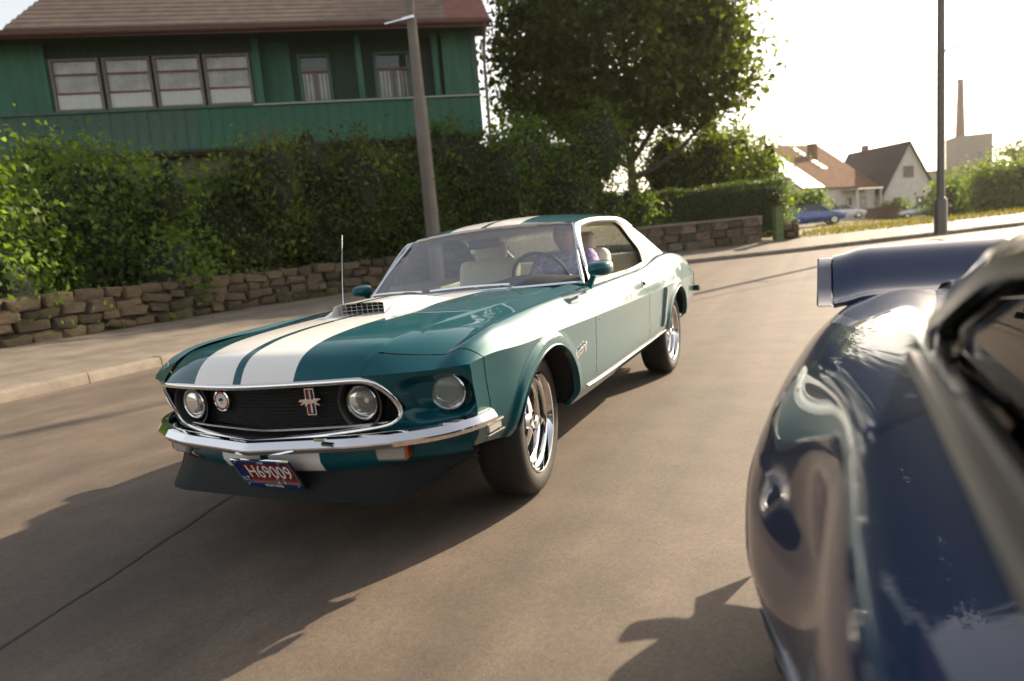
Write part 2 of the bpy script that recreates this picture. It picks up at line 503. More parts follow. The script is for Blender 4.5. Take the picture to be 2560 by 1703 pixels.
M['leaf_tree'] = leaf_mat('maple_leaf', (.034, .050, .010), (.13, .155, .028), .55)
M['leaf_pale'] = leaf_mat('pale_leaf', (.05, .085, .015), (.15, .20, .04), .55)
M['leaf_box'] = leaf_mat('clipped_leaf', (.026, .048, .014), (.085, .125, .030))
M['bark'] = simple('bark', (.085, .062, .045), .9, noise=.3, nscale=6, bump=.8, bscale=18)
M['grass'] = leaf_mat('grass_blade', (.07, .075, .02), (.20, .16, .055), .4)

def leaves(name, centers, radii, n, size, mat, parent, shell=.55, clump=34, seed=1, flat=1.0, up=.25):
    """one part made of many leaf blades spread in clumps over ellipsoids"""
    g = np.random.default_rng(seed)
    centers = np.asarray(centers, float); radii = np.asarray(radii, float)
    area = radii.prod(1) ** (2/3); pick = g.choice(len(centers), size=max(4, n // clump), p=area / area.sum())
    d = g.normal(size=(len(pick), 3)); d /= np.linalg.norm(d, axis=1)[:, None]
    rr = shell + (1.06 - shell) * g.random(len(pick)) ** .55
    cc = centers[pick] + d * radii[pick] * rr[:, None]
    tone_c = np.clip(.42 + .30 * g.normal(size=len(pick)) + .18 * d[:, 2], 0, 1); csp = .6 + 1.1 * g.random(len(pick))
    k = g.integers(0, len(pick), n)
    spread = size * (1.75 if size > .15 else 2.3)
    p = cc[k] + g.normal(size=(n, 3)) * (spread * csp[k])[:, None] * np.array([1, 1, .6])
    nrm = d[k] + g.normal(size=(n, 3)) * .75 + np.array([0, 0, up]); nrm /= np.linalg.norm(nrm, axis=1)[:, None]
    ax = g.normal(size=(n, 3)) + np.array([0, 0, -.4]); ax -= nrm * (ax * nrm).sum(1)[:, None]; ax /= np.linalg.norm(ax, axis=1)[:, None] + 1e-9
    bx = np.cross(nrm, ax)
    L_ = size * (.45 + 1.0 * g.random(n) ** 1.3)[:, None]; W_ = L_ * .62
    v = np.empty((n, 4, 3))
    v[:, 0] = p - ax * L_ * .5; v[:, 1] = p + bx * W_ * .5 + nrm * L_ * .10; v[:, 2] = p + ax * L_ * .55 - nrm * L_ * .08; v[:, 3] = p - bx * W_ * .5 + nrm * L_ * .10
    tone = np.clip(tone_c[k] + .18 * g.normal(size=n), 0, 1)
    me = bpy.data.meshes.new(name)
    me.vertices.add(4 * n); me.vertices.foreach_set('co', v.ravel())
    me.loops.add(4 * n); me.loops.foreach_set('vertex_index', np.arange(4 * n, dtype=np.int32))
    me.polygons.add(n); me.polygons.foreach_set('loop_start', np.arange(0, 4 * n, 4, dtype=np.int32))
    me.polygons.foreach_set('use_smooth', np.ones(n, bool))
    me.update(); me.validate()
    a = me.attributes.new('tone', 'FLOAT', 'FACE'); a.data.foreach_set('value', tone.astype(np.float32))
    me.materials.append(mat)
    return link(bpy.data.objects.new(name, me), parent)

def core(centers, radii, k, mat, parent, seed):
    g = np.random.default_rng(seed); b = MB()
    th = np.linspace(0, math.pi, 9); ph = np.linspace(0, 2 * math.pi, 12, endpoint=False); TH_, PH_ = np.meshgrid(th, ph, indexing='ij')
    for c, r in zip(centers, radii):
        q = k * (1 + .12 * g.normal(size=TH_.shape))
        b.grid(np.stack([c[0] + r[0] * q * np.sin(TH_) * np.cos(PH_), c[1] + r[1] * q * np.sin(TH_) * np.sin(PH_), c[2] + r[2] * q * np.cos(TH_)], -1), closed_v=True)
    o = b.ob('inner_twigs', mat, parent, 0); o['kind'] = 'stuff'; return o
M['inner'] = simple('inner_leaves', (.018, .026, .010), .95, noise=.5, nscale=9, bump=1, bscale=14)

def limb(b, p0, p1, r0, r1, bend=.1, seed=0, n=7, k=8):
    g = np.random.default_rng(seed); p0 = np.array(p0, float); p1 = np.array(p1, float)
    t = np.linspace(0, 1, n)[:, None]; off = g.normal(size=3) * bend * np.linalg.norm(p1 - p0)
    b.tube(p0 + (p1 - p0) * t + off * np.sin(math.pi * t) * .6, r0 + (r1 - r0) * t[:, 0], k)

def bush(loc, rx, ry, top, n, mat, label, size=.085, seed=1, name='bush', group=None, base=None, rust=0, cat='bush', lob=15):
    x, y = loc; z0 = (float(H(x, y)) + .3) if base is None else base
    root = empty(name, (x, y, z0)); hh = top - z0
    g = np.random.default_rng(seed)
    cs = [(0, 0, hh * .42)]; rs = [(rx * .85, ry * .85, hh * .50)]
    for i in range(lob):
        a = g.random() * 6.28; r = .40 + .45 * g.random(); zz = hh * (.12 + .80 * g.random())
        q = .20 + .22 * g.random()
        cs.append((math.cos(a) * rx * r, math.sin(a) * ry * r, min(zz, hh * (1 - q * .7)))); rs.append((rx * q, ry * q, hh * q * .75))
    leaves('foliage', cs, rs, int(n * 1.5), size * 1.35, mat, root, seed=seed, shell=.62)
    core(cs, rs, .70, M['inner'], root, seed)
    if rust:
        leaves('blossom', [(c[0], c[1], c[2] + r[2] * .7) for c, r in zip(cs[2:6], rs[2:6])], [(r[0] * .6, r[1] * .6, r[2] * .5) for r in rs[2:6]], rust, size * .8, M['leaf_rust'], root, seed=seed + 50)
    b = MB()
    for i in range(6):
        a = i * 1.05 + g.random(); limb(b, (math.cos(a) * .10, math.sin(a) * .10, -.1), (math.cos(a) * rx * .55, math.sin(a) * ry * .55, hh * (.55 + .3 * g.random())), .035, .008, .1, seed + i, 6, 5)
    for i in range(16):
        a = g.random() * 6.28; e = .5 + .6 * g.random(); q0 = np.array((math.cos(a) * rx * .5, math.sin(a) * ry * .5, hh * .55)); q1 = np.array((math.cos(a) * rx * e, math.sin(a) * ry * e, hh * (.6 + .48 * g.random()))); limb(b, q0, q1, .012, .003, .1, seed + 30 + i, 5, 4)
    b.ob('stem', M['bark'], root)
    tag(root, label, cat, group)
    return root

GB = 'tall bushes above the old stone wall'
bush((-11.0, 1.0), 1.6, 1.1, 2.35, 9000, M['leaf_hedge'], 'low bright green bush above the stone wall at the left edge', seed=3, group=GB)
bush((-10.8, 3.6), 1.6, 1.3, 3.1, 10000, M['leaf_hedge'], 'dark green bush left of the tall bush under the four wide windows', seed=4, group=GB)
bush((-11.4, 6.2), 2.1, 1.6, 4.15, 15000, M['leaf_hedge'], 'tallest bright green bush in front of the row of four wide windows', seed=5, group=GB)
bush((-11.0, 9.1), 1.9, 1.6, 3.95, 12000, M['leaf_hedge2'], 'bush with rusty seed heads below the last wide window', seed=6, group=GB, rust=900)
bush((-10.2, 11.7), 1.8, 1.6, 4.55, 12000, M['leaf_hedge2'], 'bush with rusty seed heads left of the concrete lamp post', seed=7, group=GB, rust=1100)
bush((-8.8, 13.9), 1.7, 1.5, 4.6, 11000, M['leaf_hedge'], 'dense green bush round the foot of the concrete lamp post', seed=8, group=GB)
bush((-7.2, 15.7), 1.7, 1.5, 4.7, 11000, M['leaf_hedge'], 'green bush below the right corner of the green house', seed=9, group=GB)
bush((-5.5, 17.6), 1.8, 1.5, 5.15, 12000, M['leaf_hedge'], 'rounded green bush left of the tree trunk above the coupe roof', seed=10, group=GB)
bush((-3.9, 18.7), .9, .8, 2.6, 4500, M['leaf_pale'], 'small loose yellow green bush at the foot of the big tree', seed=12, size=.07)
# clipped hedge behind the block wall
def hedge():
    root = empty('hedge', (-2.0, 20.6, .9)); g = np.random.default_rng(30)
    A = np.array((-4.1, 19.2)); B = np.array((.35, 22.6)); L_ = np.linalg.norm(B - A); dx = (B - A) / L_; nn = np.array((-dx[1], dx[0]))
    n = 26000; s = g.random(n) * L_; face = g.random(n)
    z0, z1 = .85, 2.42
    wd = .55
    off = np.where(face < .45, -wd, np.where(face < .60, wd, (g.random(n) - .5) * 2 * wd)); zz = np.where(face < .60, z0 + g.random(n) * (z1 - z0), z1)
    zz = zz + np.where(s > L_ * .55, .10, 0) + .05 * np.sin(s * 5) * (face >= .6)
    p = np.column_stack([A + dx * s[:, None] + nn * off[:, None], zz]) + g.normal(size=(n, 3)) * .05 - np.array([-2.0, 20.6, .9])
    nrm = np.where((face < .45)[:, None], np.array([*(-nn), .3]), np.where((face < .6)[:, None], np.array([*nn, .3]), np.array([0, 0, 1.]))) + g.normal(size=(n, 3)) * .6
    nrm /= np.linalg.norm(nrm, axis=1)[:, None]
    ax = g.normal(size=(n, 3)); ax -= nrm * (ax * nrm).sum(1)[:, None]; ax /= np.linalg.norm(ax, axis=1)[:, None]; bx = np.cross(nrm, ax)
    l = .07 * (.7 + .6 * g.random(n))[:, None]
    v = np.stack([p - ax * l * .5, p + bx * l * .3, p + ax * l * .5, p - bx * l * .3], 1)
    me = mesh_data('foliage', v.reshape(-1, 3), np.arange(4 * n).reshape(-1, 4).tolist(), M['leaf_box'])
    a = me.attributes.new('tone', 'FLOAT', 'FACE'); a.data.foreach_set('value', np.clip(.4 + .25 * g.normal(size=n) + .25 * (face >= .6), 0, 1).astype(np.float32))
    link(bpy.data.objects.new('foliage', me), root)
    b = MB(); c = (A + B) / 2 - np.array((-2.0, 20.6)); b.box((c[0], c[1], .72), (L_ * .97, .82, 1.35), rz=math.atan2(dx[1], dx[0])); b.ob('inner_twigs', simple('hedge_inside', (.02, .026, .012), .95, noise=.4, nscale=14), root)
    tag(root, 'long clipped hedge behind the low block wall', 'hedge')
hedge()

def tree(loc, trunk_top, rt, blobs, n, mat, label, size=.13, seed=1, group=None, forks=6, base=None, shell=.45, clump=26, name='tree', inner=0):
    x, y = loc; z0 = float(H(x, y)) + (.2 if base is None else base)
    root = empty(name, (x, y, z0))
    bl = np.array(blobs, float)          # (x,y,z,rx,ry,rz) relative to base
    b = MB(); limb(b, (0, 0, -.2), (.05, 0, trunk_top), rt, rt * .62, .03, seed, 9, 12)
    g = np.random.default_rng(seed)
    for i in range(min(forks, len(bl))):
        limb(b, (.03, 0, trunk_top * (.75 + .25 * g.random())), bl[i, :3] + np.array([0, 0, bl[i, 5] * .3]), rt * .5, rt * .08, .12, seed + i, 8, 6)
    b.ob('trunk', M['bark'], root)
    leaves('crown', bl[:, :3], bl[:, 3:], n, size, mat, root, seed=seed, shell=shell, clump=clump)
    if inner:
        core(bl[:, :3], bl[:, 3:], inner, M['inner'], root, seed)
    tag(root, label, 'tree', group)
    return root
# the big tree in the middle
bl = [(0, 0, 7.2, 3.0, 2.6, 2.4), (-2.5, -.9, 6.7, 1.8, 1.7, 1.9), (2.3, 1.1, 6.8, 1.7, 1.7, 1.7), (3.1, 1.6, 5.7, 1.05, 1.0, .9), (-3.0, -1.2, 5.4, 1.2, 1.2, 1.0), (.8, -.2, 5.3, 1.8, 1.6, 1.0), (-1.2, -.5, 5.1, 1.4, 1.4, .9), (2.0, .9, 5.0, 1.3, 1.2, .8), (-1.0, 0, 9.6, 2.5, 2.2, 1.9), (1.6, .8, 9.2, 2.1, 2.0, 1.8), (-3.0, -1.0, 8.6, 1.5, 1.5, 1.5), (2.8, 1.4, 8.1, 1.1, 1.1, 1.2), (0, 0, 11, 2.2, 2.2, 1.6)]
tree((-4.5, 21.6), 3.4, .24, bl, 58000, M['leaf_tree'], 'big dark leafy tree behind the hedge, tallest in the picture', seed=21, size=.22, shell=.5, clump=60)
tb = None
tree((-5.6, 21.2), 3.6, .13, [(-.1, 0, 4.6, 1.1, 1.0, .9), (.3, .2, 4.0, .9, .8, .7)], 5000, M['leaf_tree'], 'thinner tree standing just left of the big tree trunk', seed=77, size=.18, forks=2)
bush((-3.0, 24.5), 2.0, 1.8, 4.9, 12000, M['leaf_tree'], 'mid green bushy shrub right of the big tree trunk', seed=31, size=.11, base=.6)
bush((-1.5, 26.5), 1.6, 1.6, 5.0, 12000, M['leaf_pale'], 'sunlit yellow green shrub at the end of the clipped hedge', seed=32, size=.11, base=.6)
bush((-.75, 28.6), .95, 1.1, 3.0, 7000, M['leaf_pale'], 'low yellow green shrub beside the sunlit roof of the white house', seed=33, size=.11, base=.7)
bush((.3, 58), 1.35, 1.4, 3.5, 5000, M['leaf_hedge'], 'dark rounded bush in front of the white house', seed=34, size=.14, base=.8)
bush((15.6, 70), 2.6, 2.4, 4.5, 8000, M['leaf_pale'], 'bright round tree like bush on the far right verge', seed=35, size=.25, base=.1)
bush((12.6, 76), 1.3, 1.3, 3.9, 4000, M['leaf_hedge'], 'dark bush left of the bright round bush on the right', seed=36, size=.25, base=.1)
bush((19.5, 76), 2.4, 2.2, 3.0, 5000, M['leaf_hedge'], 'low bush at the right edge beside the bright round bush', seed=37, size=.25, base=.0)
bush((8.4, 84.5), 1.2, 1.0, 2.3, 2200, M['leaf_pale'], 'small bush at the corner of the dark roofed house', seed=38, size=.2, base=.3)
for i, (x, y, z, r) in enumerate(((33, 150, 9, 6.5), (42, 155, 11, 7.5), (27, 160, 5, 5.0), (52, 165, 12, 8))):
    bl = [(0, 0, z * .75, r, r, z * .45), (r * .5, 0, z * .5, r * .6, r * .6, z * .35), (-r * .5, 0, z * .55, r * .6, r * .6, z * .35), (0, 0, z * 1.1, r * .6, r * .6, z * .3)]
    tree((x, y), z * .5, .4, bl, 5000, M['leaf_tree'], ['loose crowned tree just right of the factory block', 'tall tree on the hill at the right edge', 'low tree in front of the factory block', 'farthest tree on the hill at the right edge'][i], seed=60 + i, size=.55, base=1.0 + i * .8, group='trees on the far hill')
for i, x in enumerate((8, 13, 18)):
    tree((x, 190 + i * 3), 3, .3, [(0, 0, 5.5, 4.5, 4, 3.2), (2, 0, 4, 3, 3, 2.5)], 1600, M['leaf_tree'], ['small dark tree far behind the ridge of the dark roof', 'far dark tree between the gable and the steel post', 'far dark tree behind the steel lamp post'][i], seed=80 + i, size=.6, base=5, group='far trees on the skyline')

# ------------------------------------------------------------------ stone wall with its stones
def stone_mesh(seed):
    g = np.random.default_rng(seed)
    bm = bmesh.new(); bmesh.ops.create_cube(bm, size=1.0)
    bmesh.ops.bevel(bm, geom=bm.edges[:], offset=.11, segments=1, affect='EDGES')
    for v in bm.verts:
        v.co += Vector(g.normal(size=3) * .05)
    me = bpy.data.meshes.new('stone'); bm.to_mesh(me); bm.free()
    me.polygons.foreach_set('use_smooth', np.ones(len(me.polygons), bool)); me.set_sharp_from_angle(angle=R(50))
    return me
def stone_mat(name, c):
    m, nt, b = newmat(name); N, L = nt.nodes.new, nt.links.new
    oi = N('ShaderNodeObjectInfo'); tc = N('ShaderNodeTexCoord')
    r = N('ShaderNodeValToRGB'); e = r.color_ramp.elements
    e[0].color = (c[0] * .40, c[1] * .42, c[2] * .45, 1); e[1].color = (c[0] * 1.5, c[1] * 1.42, c[2] * 1.35, 1)
    k = r.color_ramp.elements.new(.5); k.color = (*c, 1)
    L(oi.outputs['Random'], r.inputs[0])
    t = N('ShaderNodeTexNoise'); t.inputs['Scale'].default_value = 5; t.inputs['Detail'].default_value = 8; L(tc.outputs['Object'], t.inputs['Vector'])
    mx = N('ShaderNodeMix'); mx.data_type = 'RGBA'; mx.blend_type = 'MULTIPLY'; mx.inputs['Factor'].default_value = .8
    rr = N('ShaderNodeValToRGB'); rr.color_ramp.elements[0].position = .3; rr.color_ramp.elements[1].position = .7; rr.color_ramp.elements[0].color = (.45, .45, .42, 1); rr.color_ramp.elements[1].color = (1.2, 1.15, 1.05, 1)
    L(t.outputs[0], rr.inputs[0]); L(r.outputs[0], mx.inputs['A']); L(rr.outputs[0], mx.inputs['B'])
    # moss
    t2 = N('ShaderNodeTexNoise'); t2.inputs['Scale'].default_value = 1.6; t2.inputs['Detail'].default_value = 5; L(tc.outputs['Object'], t2.inputs['Vector'])
    mr = N('ShaderNodeMapRange'); mr.inputs['From Min'].default_value = .50; mr.inputs['From Max'].default_value = .66; L(t2.outputs[0], mr.inputs['Value'])
    m2 = N('ShaderNodeMix'); m2.data_type = 'RGBA'; L(mr.outputs[0], m2.inputs['Factor']); L(mx.outputs['Result'], m2.inputs['A']); m2.inputs['B'].default_value = (.06, .058, .02, 1)
    L(m2.outputs['Result'], b.inputs['Base Color']); b.inputs['Roughness'].default_value = .92
    bp = N('ShaderNodeBump'); bp.inputs['Strength'].default_value = .6; bp.inputs['Distance'].default_value = .02; L(t.outputs[0], bp.inputs['Height']); L(bp.outputs[0], b.inputs['Normal'])
    return m
M['stone'] = stone_mat('old_stone', (.082, .062, .042))
M['block'] = stone_mat('wall_block', (.15, .115, .09))
M['mortar'] = simple('mortar', (.05, .042, .032), .95, noise=.3, nscale=10)
STONES = [stone_mesh(100 + i) for i in range(9)]
for me in STONES:
    me.materials.append(M['stone'])

def seg_pts(line, a, b):
    s = np.concatenate([[0], np.cumsum(np.hypot(*np.diff(line, axis=0).T))])
    def at_s(t):
        return np.array([np.interp(t, s, line[:, 0]), np.interp(t, s, line[:, 1])])
    ia = s[np.argmin(np.hypot(*(line - np.array(a)).T))]; ib = s[np.argmin(np.hypot(*(line - np.array(b)).T))]
    return at_s, ia, ib
def wall_thing(name, a, b, height, label, rows, lens, mesh_list, core_mat, depth=.34, coping=False):
    at_s, ia, ib = seg_pts(WALL, a, b)
    n = max(4, int((ib - ia) / .4)); ss = np.linspace(ia, ib, n)
    c = np.array([at_s(t) for t in ss]); T = np.gradient(c, axis=0); T /= np.linalg.norm(T, axis=1)[:, None]; N_ = np.stack([-T[:, 1], T[:, 0]], -1)
    base = H(c[:, 0], c[:, 1]) + .30
    root = empty(name, (0, 0, 0))
    mb = MB(); mb.grid(np.stack([np.column_stack([c + N_ * .05, base - .1]), np.column_stack([c + N_ * .05, base + height]), np.column_stack([c + N_ * depth, base + height]), np.column_stack([c + N_ * depth, base - .1])], 1), flip=True)
    mb.ob('wall_core', core_mat, root, 0)
    g = np.random.default_rng(5)
    z = .0
    for r_ in range(rows):
        hh = height / rows * (1 + .12 * g.normal()) if not coping else height / rows
        t = ia + g.random() * .3
        while t < ib - .1:
            ln = lens * (.6 + .8 * g.random()) if not coping else lens
            if t + ln > ib: ln = ib - t
            p = at_s(t + ln / 2); q = at_s(t + ln / 2 + .01); d = (q - p) / np.linalg.norm(q - p); nn = np.array((-d[1], d[0]))
            zc = float(H(p[0], p[1])) + .30 + height / rows * (r_ + .5)
            o = bpy.data.objects.new('stone' if not coping else 'block', mesh_list[g.integers(0, len(mesh_list))])
            p3 = p + nn * (.08 + .02 * g.normal() * (0 if coping else 1))
            o.location = (p3[0], p3[1], zc + (.025 * g.normal() if not coping else 0)); o.scale = (ln * .96, .24 + (.05 * g.random() if not coping else 0), hh * (.82 + .38 * g.random()) if not coping else hh * .96); o.rotation_euler = (0, .09 * g.normal() * (0 if coping else 1), math.atan2(d[1], d[0]))
            link(o, root)
            t += ln
    if coping:
        mb = MB(); mb.grid(np.stack([np.column_stack([c - N_ * .06, base + height + .0]), np.column_stack([c - N_ * .06, base + height + .07]), np.column_stack([c + N_ * (depth + .04), base + height + .08]), np.column_stack([c + N_ * (depth + .04), base + height])], 1), flip=True)
        mb.ob('coping', M['kerb'], root, 0)
    tag(root, label, 'wall')
wall_thing('stone_wall', (-8.7, -2.5), (-4.2, 17.0), .72, 'rough old stone retaining wall along the left pavement', 4, .42, STONES, M['mortar'])
BL = []
for i in range(4):
    me = STONES[i].copy(); me.materials.clear(); me.materials.append(M['block']); BL.append(me)
wall_thing('block_wall', (-3.6, 17.4), (.15, 20.55), .78, 'low smooth block wall below the clipped hedge', 3, .55, BL, M['mortar'], coping=True)
wall_thing('stub_wall', (.75, 21.0), (1.25, 21.4), .55, 'short broken wall end right of the green pillar', 2, .3, STONES, M['mortar'])
gp = MB().box((0, 0, .52), (.26, .22, 1.05)).box((0, 0, 1.07), (.32, .28, .06)).ob('gate_pillar', simple('green_pillar', (.11, .15, .05), .8, noise=.35, nscale=6, bump=.3, bscale=20)); gp.location = (.45, 20.75, float(H(.45, 20.75)) + .28); gp.rotation_euler = (0, 0, .7)
tag(gp, 'mossy green gate pillar at the end of the block wall', 'pillar')
# grass on the right verge
def grass():
    g = np.random.default_rng(9); n = 24000
    k = g.integers(0, nW, n * 3); o = g.random(n * 3) ** 1.5 * 22 + .1
    p = WALL[k] + NW[k] * o[:, None] + g.normal(size=(n * 3, 2)) * .15
    sel = (p[:, 0] > 1.0) & (p[:, 1] < 60) & (p[:, 0] < 40); p = p[sel][:n]; n = len(p); o = o[sel][:n]
    z = H(p[:, 0], p[:, 1]) + .29 * (1 - sstep(1.5, 10, o)) - .06 * sstep(5, 12, o)
    a = g.random(n) * 6.28; w = .02 + .02 * g.random(n); hh = .06 + .16 * g.random(n) ** 2
    dx = np.stack([np.cos(a), np.sin(a)], -1) * w[:, None]; le = g.normal(size=(n, 2)) * .05
    v = np.zeros((n, 3, 3)); v[:, 0, :2] = p - dx; v[:, 1, :2] = p + dx; v[:, 2, :2] = p + le; v[:, 0, 2] = z; v[:, 1, 2] = z; v[:, 2, 2] = z + hh
    me = mesh_data('grass', v.reshape(-1, 3), np.arange(3 * n).reshape(-1, 3).tolist(), M['grass'], 0)
    at_ = me.attributes.new('tone', 'FLOAT', 'FACE'); at_.data.foreach_set('value', g.random(n).astype(np.float32))
    o_ = link(bpy.data.objects.new('grass', me)); o_['kind'] = 'stuff'; tag(o_, 'dry yellow green grass on the verge behind the right pavement', 'grass')
grass()
def weeds():
    g = np.random.default_rng(19); at_s, ia, ib = seg_pts(WALL, (-8.7, -2.5), (.2, 20.6)); tufts = ia + np.sort(g.random(70)) * (ib - ia)
    vs_ = []
    for t in tufts:
        p = at_s(t); q = at_s(t + .01); d = (q - p) / .01; nn = np.array((-d[1], d[0])); k = g.integers(12, 40)
        pp = p - nn * (.06 + .10 * g.random(k))[:, None] + d * (g.normal(size=k) * .14)[:, None]; z = H(pp[:, 0], pp[:, 1]) + .295
        a = g.random(k) * 6.28; w = .006 + .008 * g.random(k); hh = .05 + .20 * g.random(k) ** 2; le = g.normal(size=(k, 2)) * .06; dx = np.stack([np.cos(a), np.sin(a)], -1) * w[:, None]
        v = np.zeros((k, 3, 3)); v[:, 0, :2] = pp - dx; v[:, 1, :2] = pp + dx; v[:, 2, :2] = pp + le; v[:, 0, 2] = z - .02; v[:, 1, 2] = z - .02; v[:, 2, 2] = z + hh; vs_.append(v)
    v = np.concatenate(vs_); n = len(v)
    me = mesh_data('weeds', v.reshape(-1, 3), np.arange(3 * n).reshape(-1, 3).tolist(), M['grass'], 0)
    at_ = me.attributes.new('tone', 'FLOAT', 'FACE'); at_.data.foreach_set('value', (g.random(n) * .6).astype(np.float32))
    o_ = link(bpy.data.objects.new('weeds', me)); o_['kind'] = 'stuff'; tag(o_, 'tufts of weeds along the foot of the walls', 'weeds')
weeds()

# ------------------------------------------------------------------ the green house
def board_mat(name, c, scale=7, vert=True):
    m, nt, b = newmat(name); N, L = nt.nodes.new, nt.links.new
    tc = N('ShaderNodeTexCoord'); mp = N('ShaderNodeMapping'); L(tc.outputs['Object'], mp.inputs[0]); mp.inputs['Scale'].default_value = (3, 3, .4) if vert else (.4, 3, 3)
    t = N('ShaderNodeTexNoise'); t.inputs['Scale'].default_value = 2; t.inputs['Detail'].default_value = 8; L(mp.outputs[0], t.inputs['Vector'])
    r = N('ShaderNodeValToRGB'); r.color_ramp.elements[0].position = .3; r.color_ramp.elements[1].position = .72
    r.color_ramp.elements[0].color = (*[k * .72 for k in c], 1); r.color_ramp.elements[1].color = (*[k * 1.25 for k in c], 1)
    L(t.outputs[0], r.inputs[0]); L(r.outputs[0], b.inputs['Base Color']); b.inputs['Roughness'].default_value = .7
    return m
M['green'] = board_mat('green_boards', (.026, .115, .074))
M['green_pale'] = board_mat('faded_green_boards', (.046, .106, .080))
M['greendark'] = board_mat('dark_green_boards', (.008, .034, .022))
M['rooftile'] = simple('brown_roof', (.15, .105, .082), .85, noise=.22, nscale=3, bump=.6, bscale=25)
M['roofred'] = simple('red_roof', (.17, .06, .045), .8, noise=.2, nscale=3, bump=.4, bscale=25)
M['brown'] = simple('brown_trim', (.085, .036, .025), .7, noise=.2)
M['frame'] = simple('window_frame', (.17, .065, .05), .6, noise=.2)
M['curtain'] = simple('net_curtain', (.52, .49, .48), .9, noise=.3, nscale=2.2)
M['pane'] = simple('window_pane', (.05, .055, .06), .05, spec=.8)
M['house_glass'] = glass_mat('house_glass', (.96, .97, .96), mixr=.8)
M['concrete'] = simple('post_concrete', (.17, .15, .13), .9, noise=.15, nscale=4, bump=.3, bscale=30)
M['steel'] = simple('grey_steel', (.12, .11, .10), .45, metal=.6)
hd = np.array([.80596, .59197]); HR = math.atan2(hd[1], hd[0])
house = empty('green_house', (-16.84, 8.12, 0), HR)       # local X along the front, -Y towards the road
def hb(name, x0, x1, y0, y1, z0, z1, mat, par=house, bevel=0):
    return MB().box(((x0 + x1) / 2, (y0 + y1) / 2, (z0 + z1) / 2), (x1 - x0, y1 - y0, z1 - z0)).ob(name, mat, par, 0)
XL, XR = -4.5, 12.12
zb, zt = 4.45, 7.5
# boards of the balustrade band (vertical boards), proud of the wall
nb_ = 54
w_ = (XR - XL) / nb_
bme = [mesh_data('board', MB().box((0, 0, 0), (w_ * .975, .03, 1.03)).v[0], MB().box((0, 0, 0), (1, 1, 1)).f, m_, 0) for m_ in (M['green'], M['green_pale'])]
for i in range(nb_):
    o = bpy.data.objects.new('board', bme[0 if i > 28 else 1]); o.location = (XL + (i + .5) * w_, -.045 + .006 * math.sin(i * 2.3), 4.965); link(o, house)
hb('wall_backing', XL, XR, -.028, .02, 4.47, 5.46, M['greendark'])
hb('sill_rail', XL - .03, XR + .03, -.11, .02, 5.483, 5.55, M['green_pale'])
hb('sill_strip', 5.9, XR + .03, -.125, -.112, 5.49, 5.525, simple('pale_strip', (.35, .38, .33), .7))
hb('bottom_rail', XL - .02, XR + .02, -.10, .0, 4.36, 4.447, M['greendark'])
# recessed wall plane with window openings built as pieces
hb('wall', XL, .95, .0, .05, 5.55, zt, M['green'])
hb('wall', 6.05, 6.95, .42, .47, 5.55, zt, M['green'])
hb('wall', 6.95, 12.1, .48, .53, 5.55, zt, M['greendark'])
hb('wall', 11.15, XR, .0, .05, 5.552, zt, M['green'])
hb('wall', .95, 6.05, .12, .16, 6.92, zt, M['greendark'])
hb('side_wall', XR - .05, XR, .05, 8.0, 4.45, zt + .02, M['green'])
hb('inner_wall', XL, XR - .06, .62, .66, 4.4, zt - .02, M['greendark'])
hb('window_jamb', .93, .985, .05, .36, 5.552, 6.915, M['green'])
hb('window_jamb', 5.965, 6.04, .05, .41, 5.552, 6.915, M['green'])
hb('lower_wall', XL + .3, XR - .25, .35, .45, .8, 4.36, simple('rough_plaster', (.16, .13, .10), .95, noise=.25, nscale=2))
hb('floor_slab', XL, XR, .0, 7.9, 4.30, 4.36, M['brown'])
for x in (6.12, 8.82, 10.95):
    hb('veranda_post', x - .08, x + .08, .02, .16, 5.552, zt - .02, M['green'])
hb('corner_post', XR - .14, XR + .012, -.03, .10, 4.45, zt + .01, M['green_pale'])
# four wide windows: frame, bars, panes, curtains
for k, (x0, x1) in enumerate(((1.02, 2.20), (2.27, 3.43), (3.50, 4.68), (4.75, 5.93))):
    z0, z1 = 5.56, 6.88
    wroot = empty('window', ((x0 + x1) / 2, .05, z0), 0, house); hw = (x1 - x0) / 2
    def wb(name, a0, a1, c0, c1, y0, y1, mat):
        return MB().box(((a0 + a1) / 2, (y0 + y1) / 2, (c0 + c1) / 2), (a1 - a0, y1 - y0, c1 - c0)).ob(name, mat, wroot, 0)
    wf = MB().box((-hw + .035, 0, .66), (.07, .09, 1.32)).box((hw - .035, 0, .66), (.07, .09, 1.32)).box((0, -.002, .03), (hw * 2 - .14, .088, .06)).box((0, -.002, 1.29), (hw * 2 - .14, .088, .06)); wf.ob('frame', M['concrete'], wroot, 0)
    for zc in (.46, .93):
        wb('glazing_bar', -hw + .07, hw - .07, zc - .018, zc + .018, -.03, .03, M['frame'])
    for (c0, c1) in ((.06, .442), (.478, .912), (.948, 1.26)):
        wb('pane', -hw + .07, hw - .07, c0, c1, -.006, .002, M['house_glass'])
    # pleated net curtain
    xs = np.linspace(-hw + .05, hw - .05, 60); P = np.stack([np.column_stack([xs, .06 + .014 * np.sin(xs * 34 + k) + .006 * np.sin(xs * 11 + 2 * k), np.full(60, z)]) for z in (.05, 1.28)], 1)
    mob('curtain', P.reshape(-1, 3), grid_faces(60, 2, flip=True), M['curtain'], wroot)
    P = np.stack([np.column_stack([xs, .022 + .010 * np.sin(xs * 41 + 3 * k) + .004 * np.sin(xs * 13), np.full(60, z)]) for z in (.05, .46 + .012 * k)], 1)
    mob('half_curtain', P.reshape(-1, 3), grid_faces(60, 2, flip=True), M['white'], wroot)
    hb('window_back', x0, x1, .30, .33, 5.56, 6.88, M['dash'])
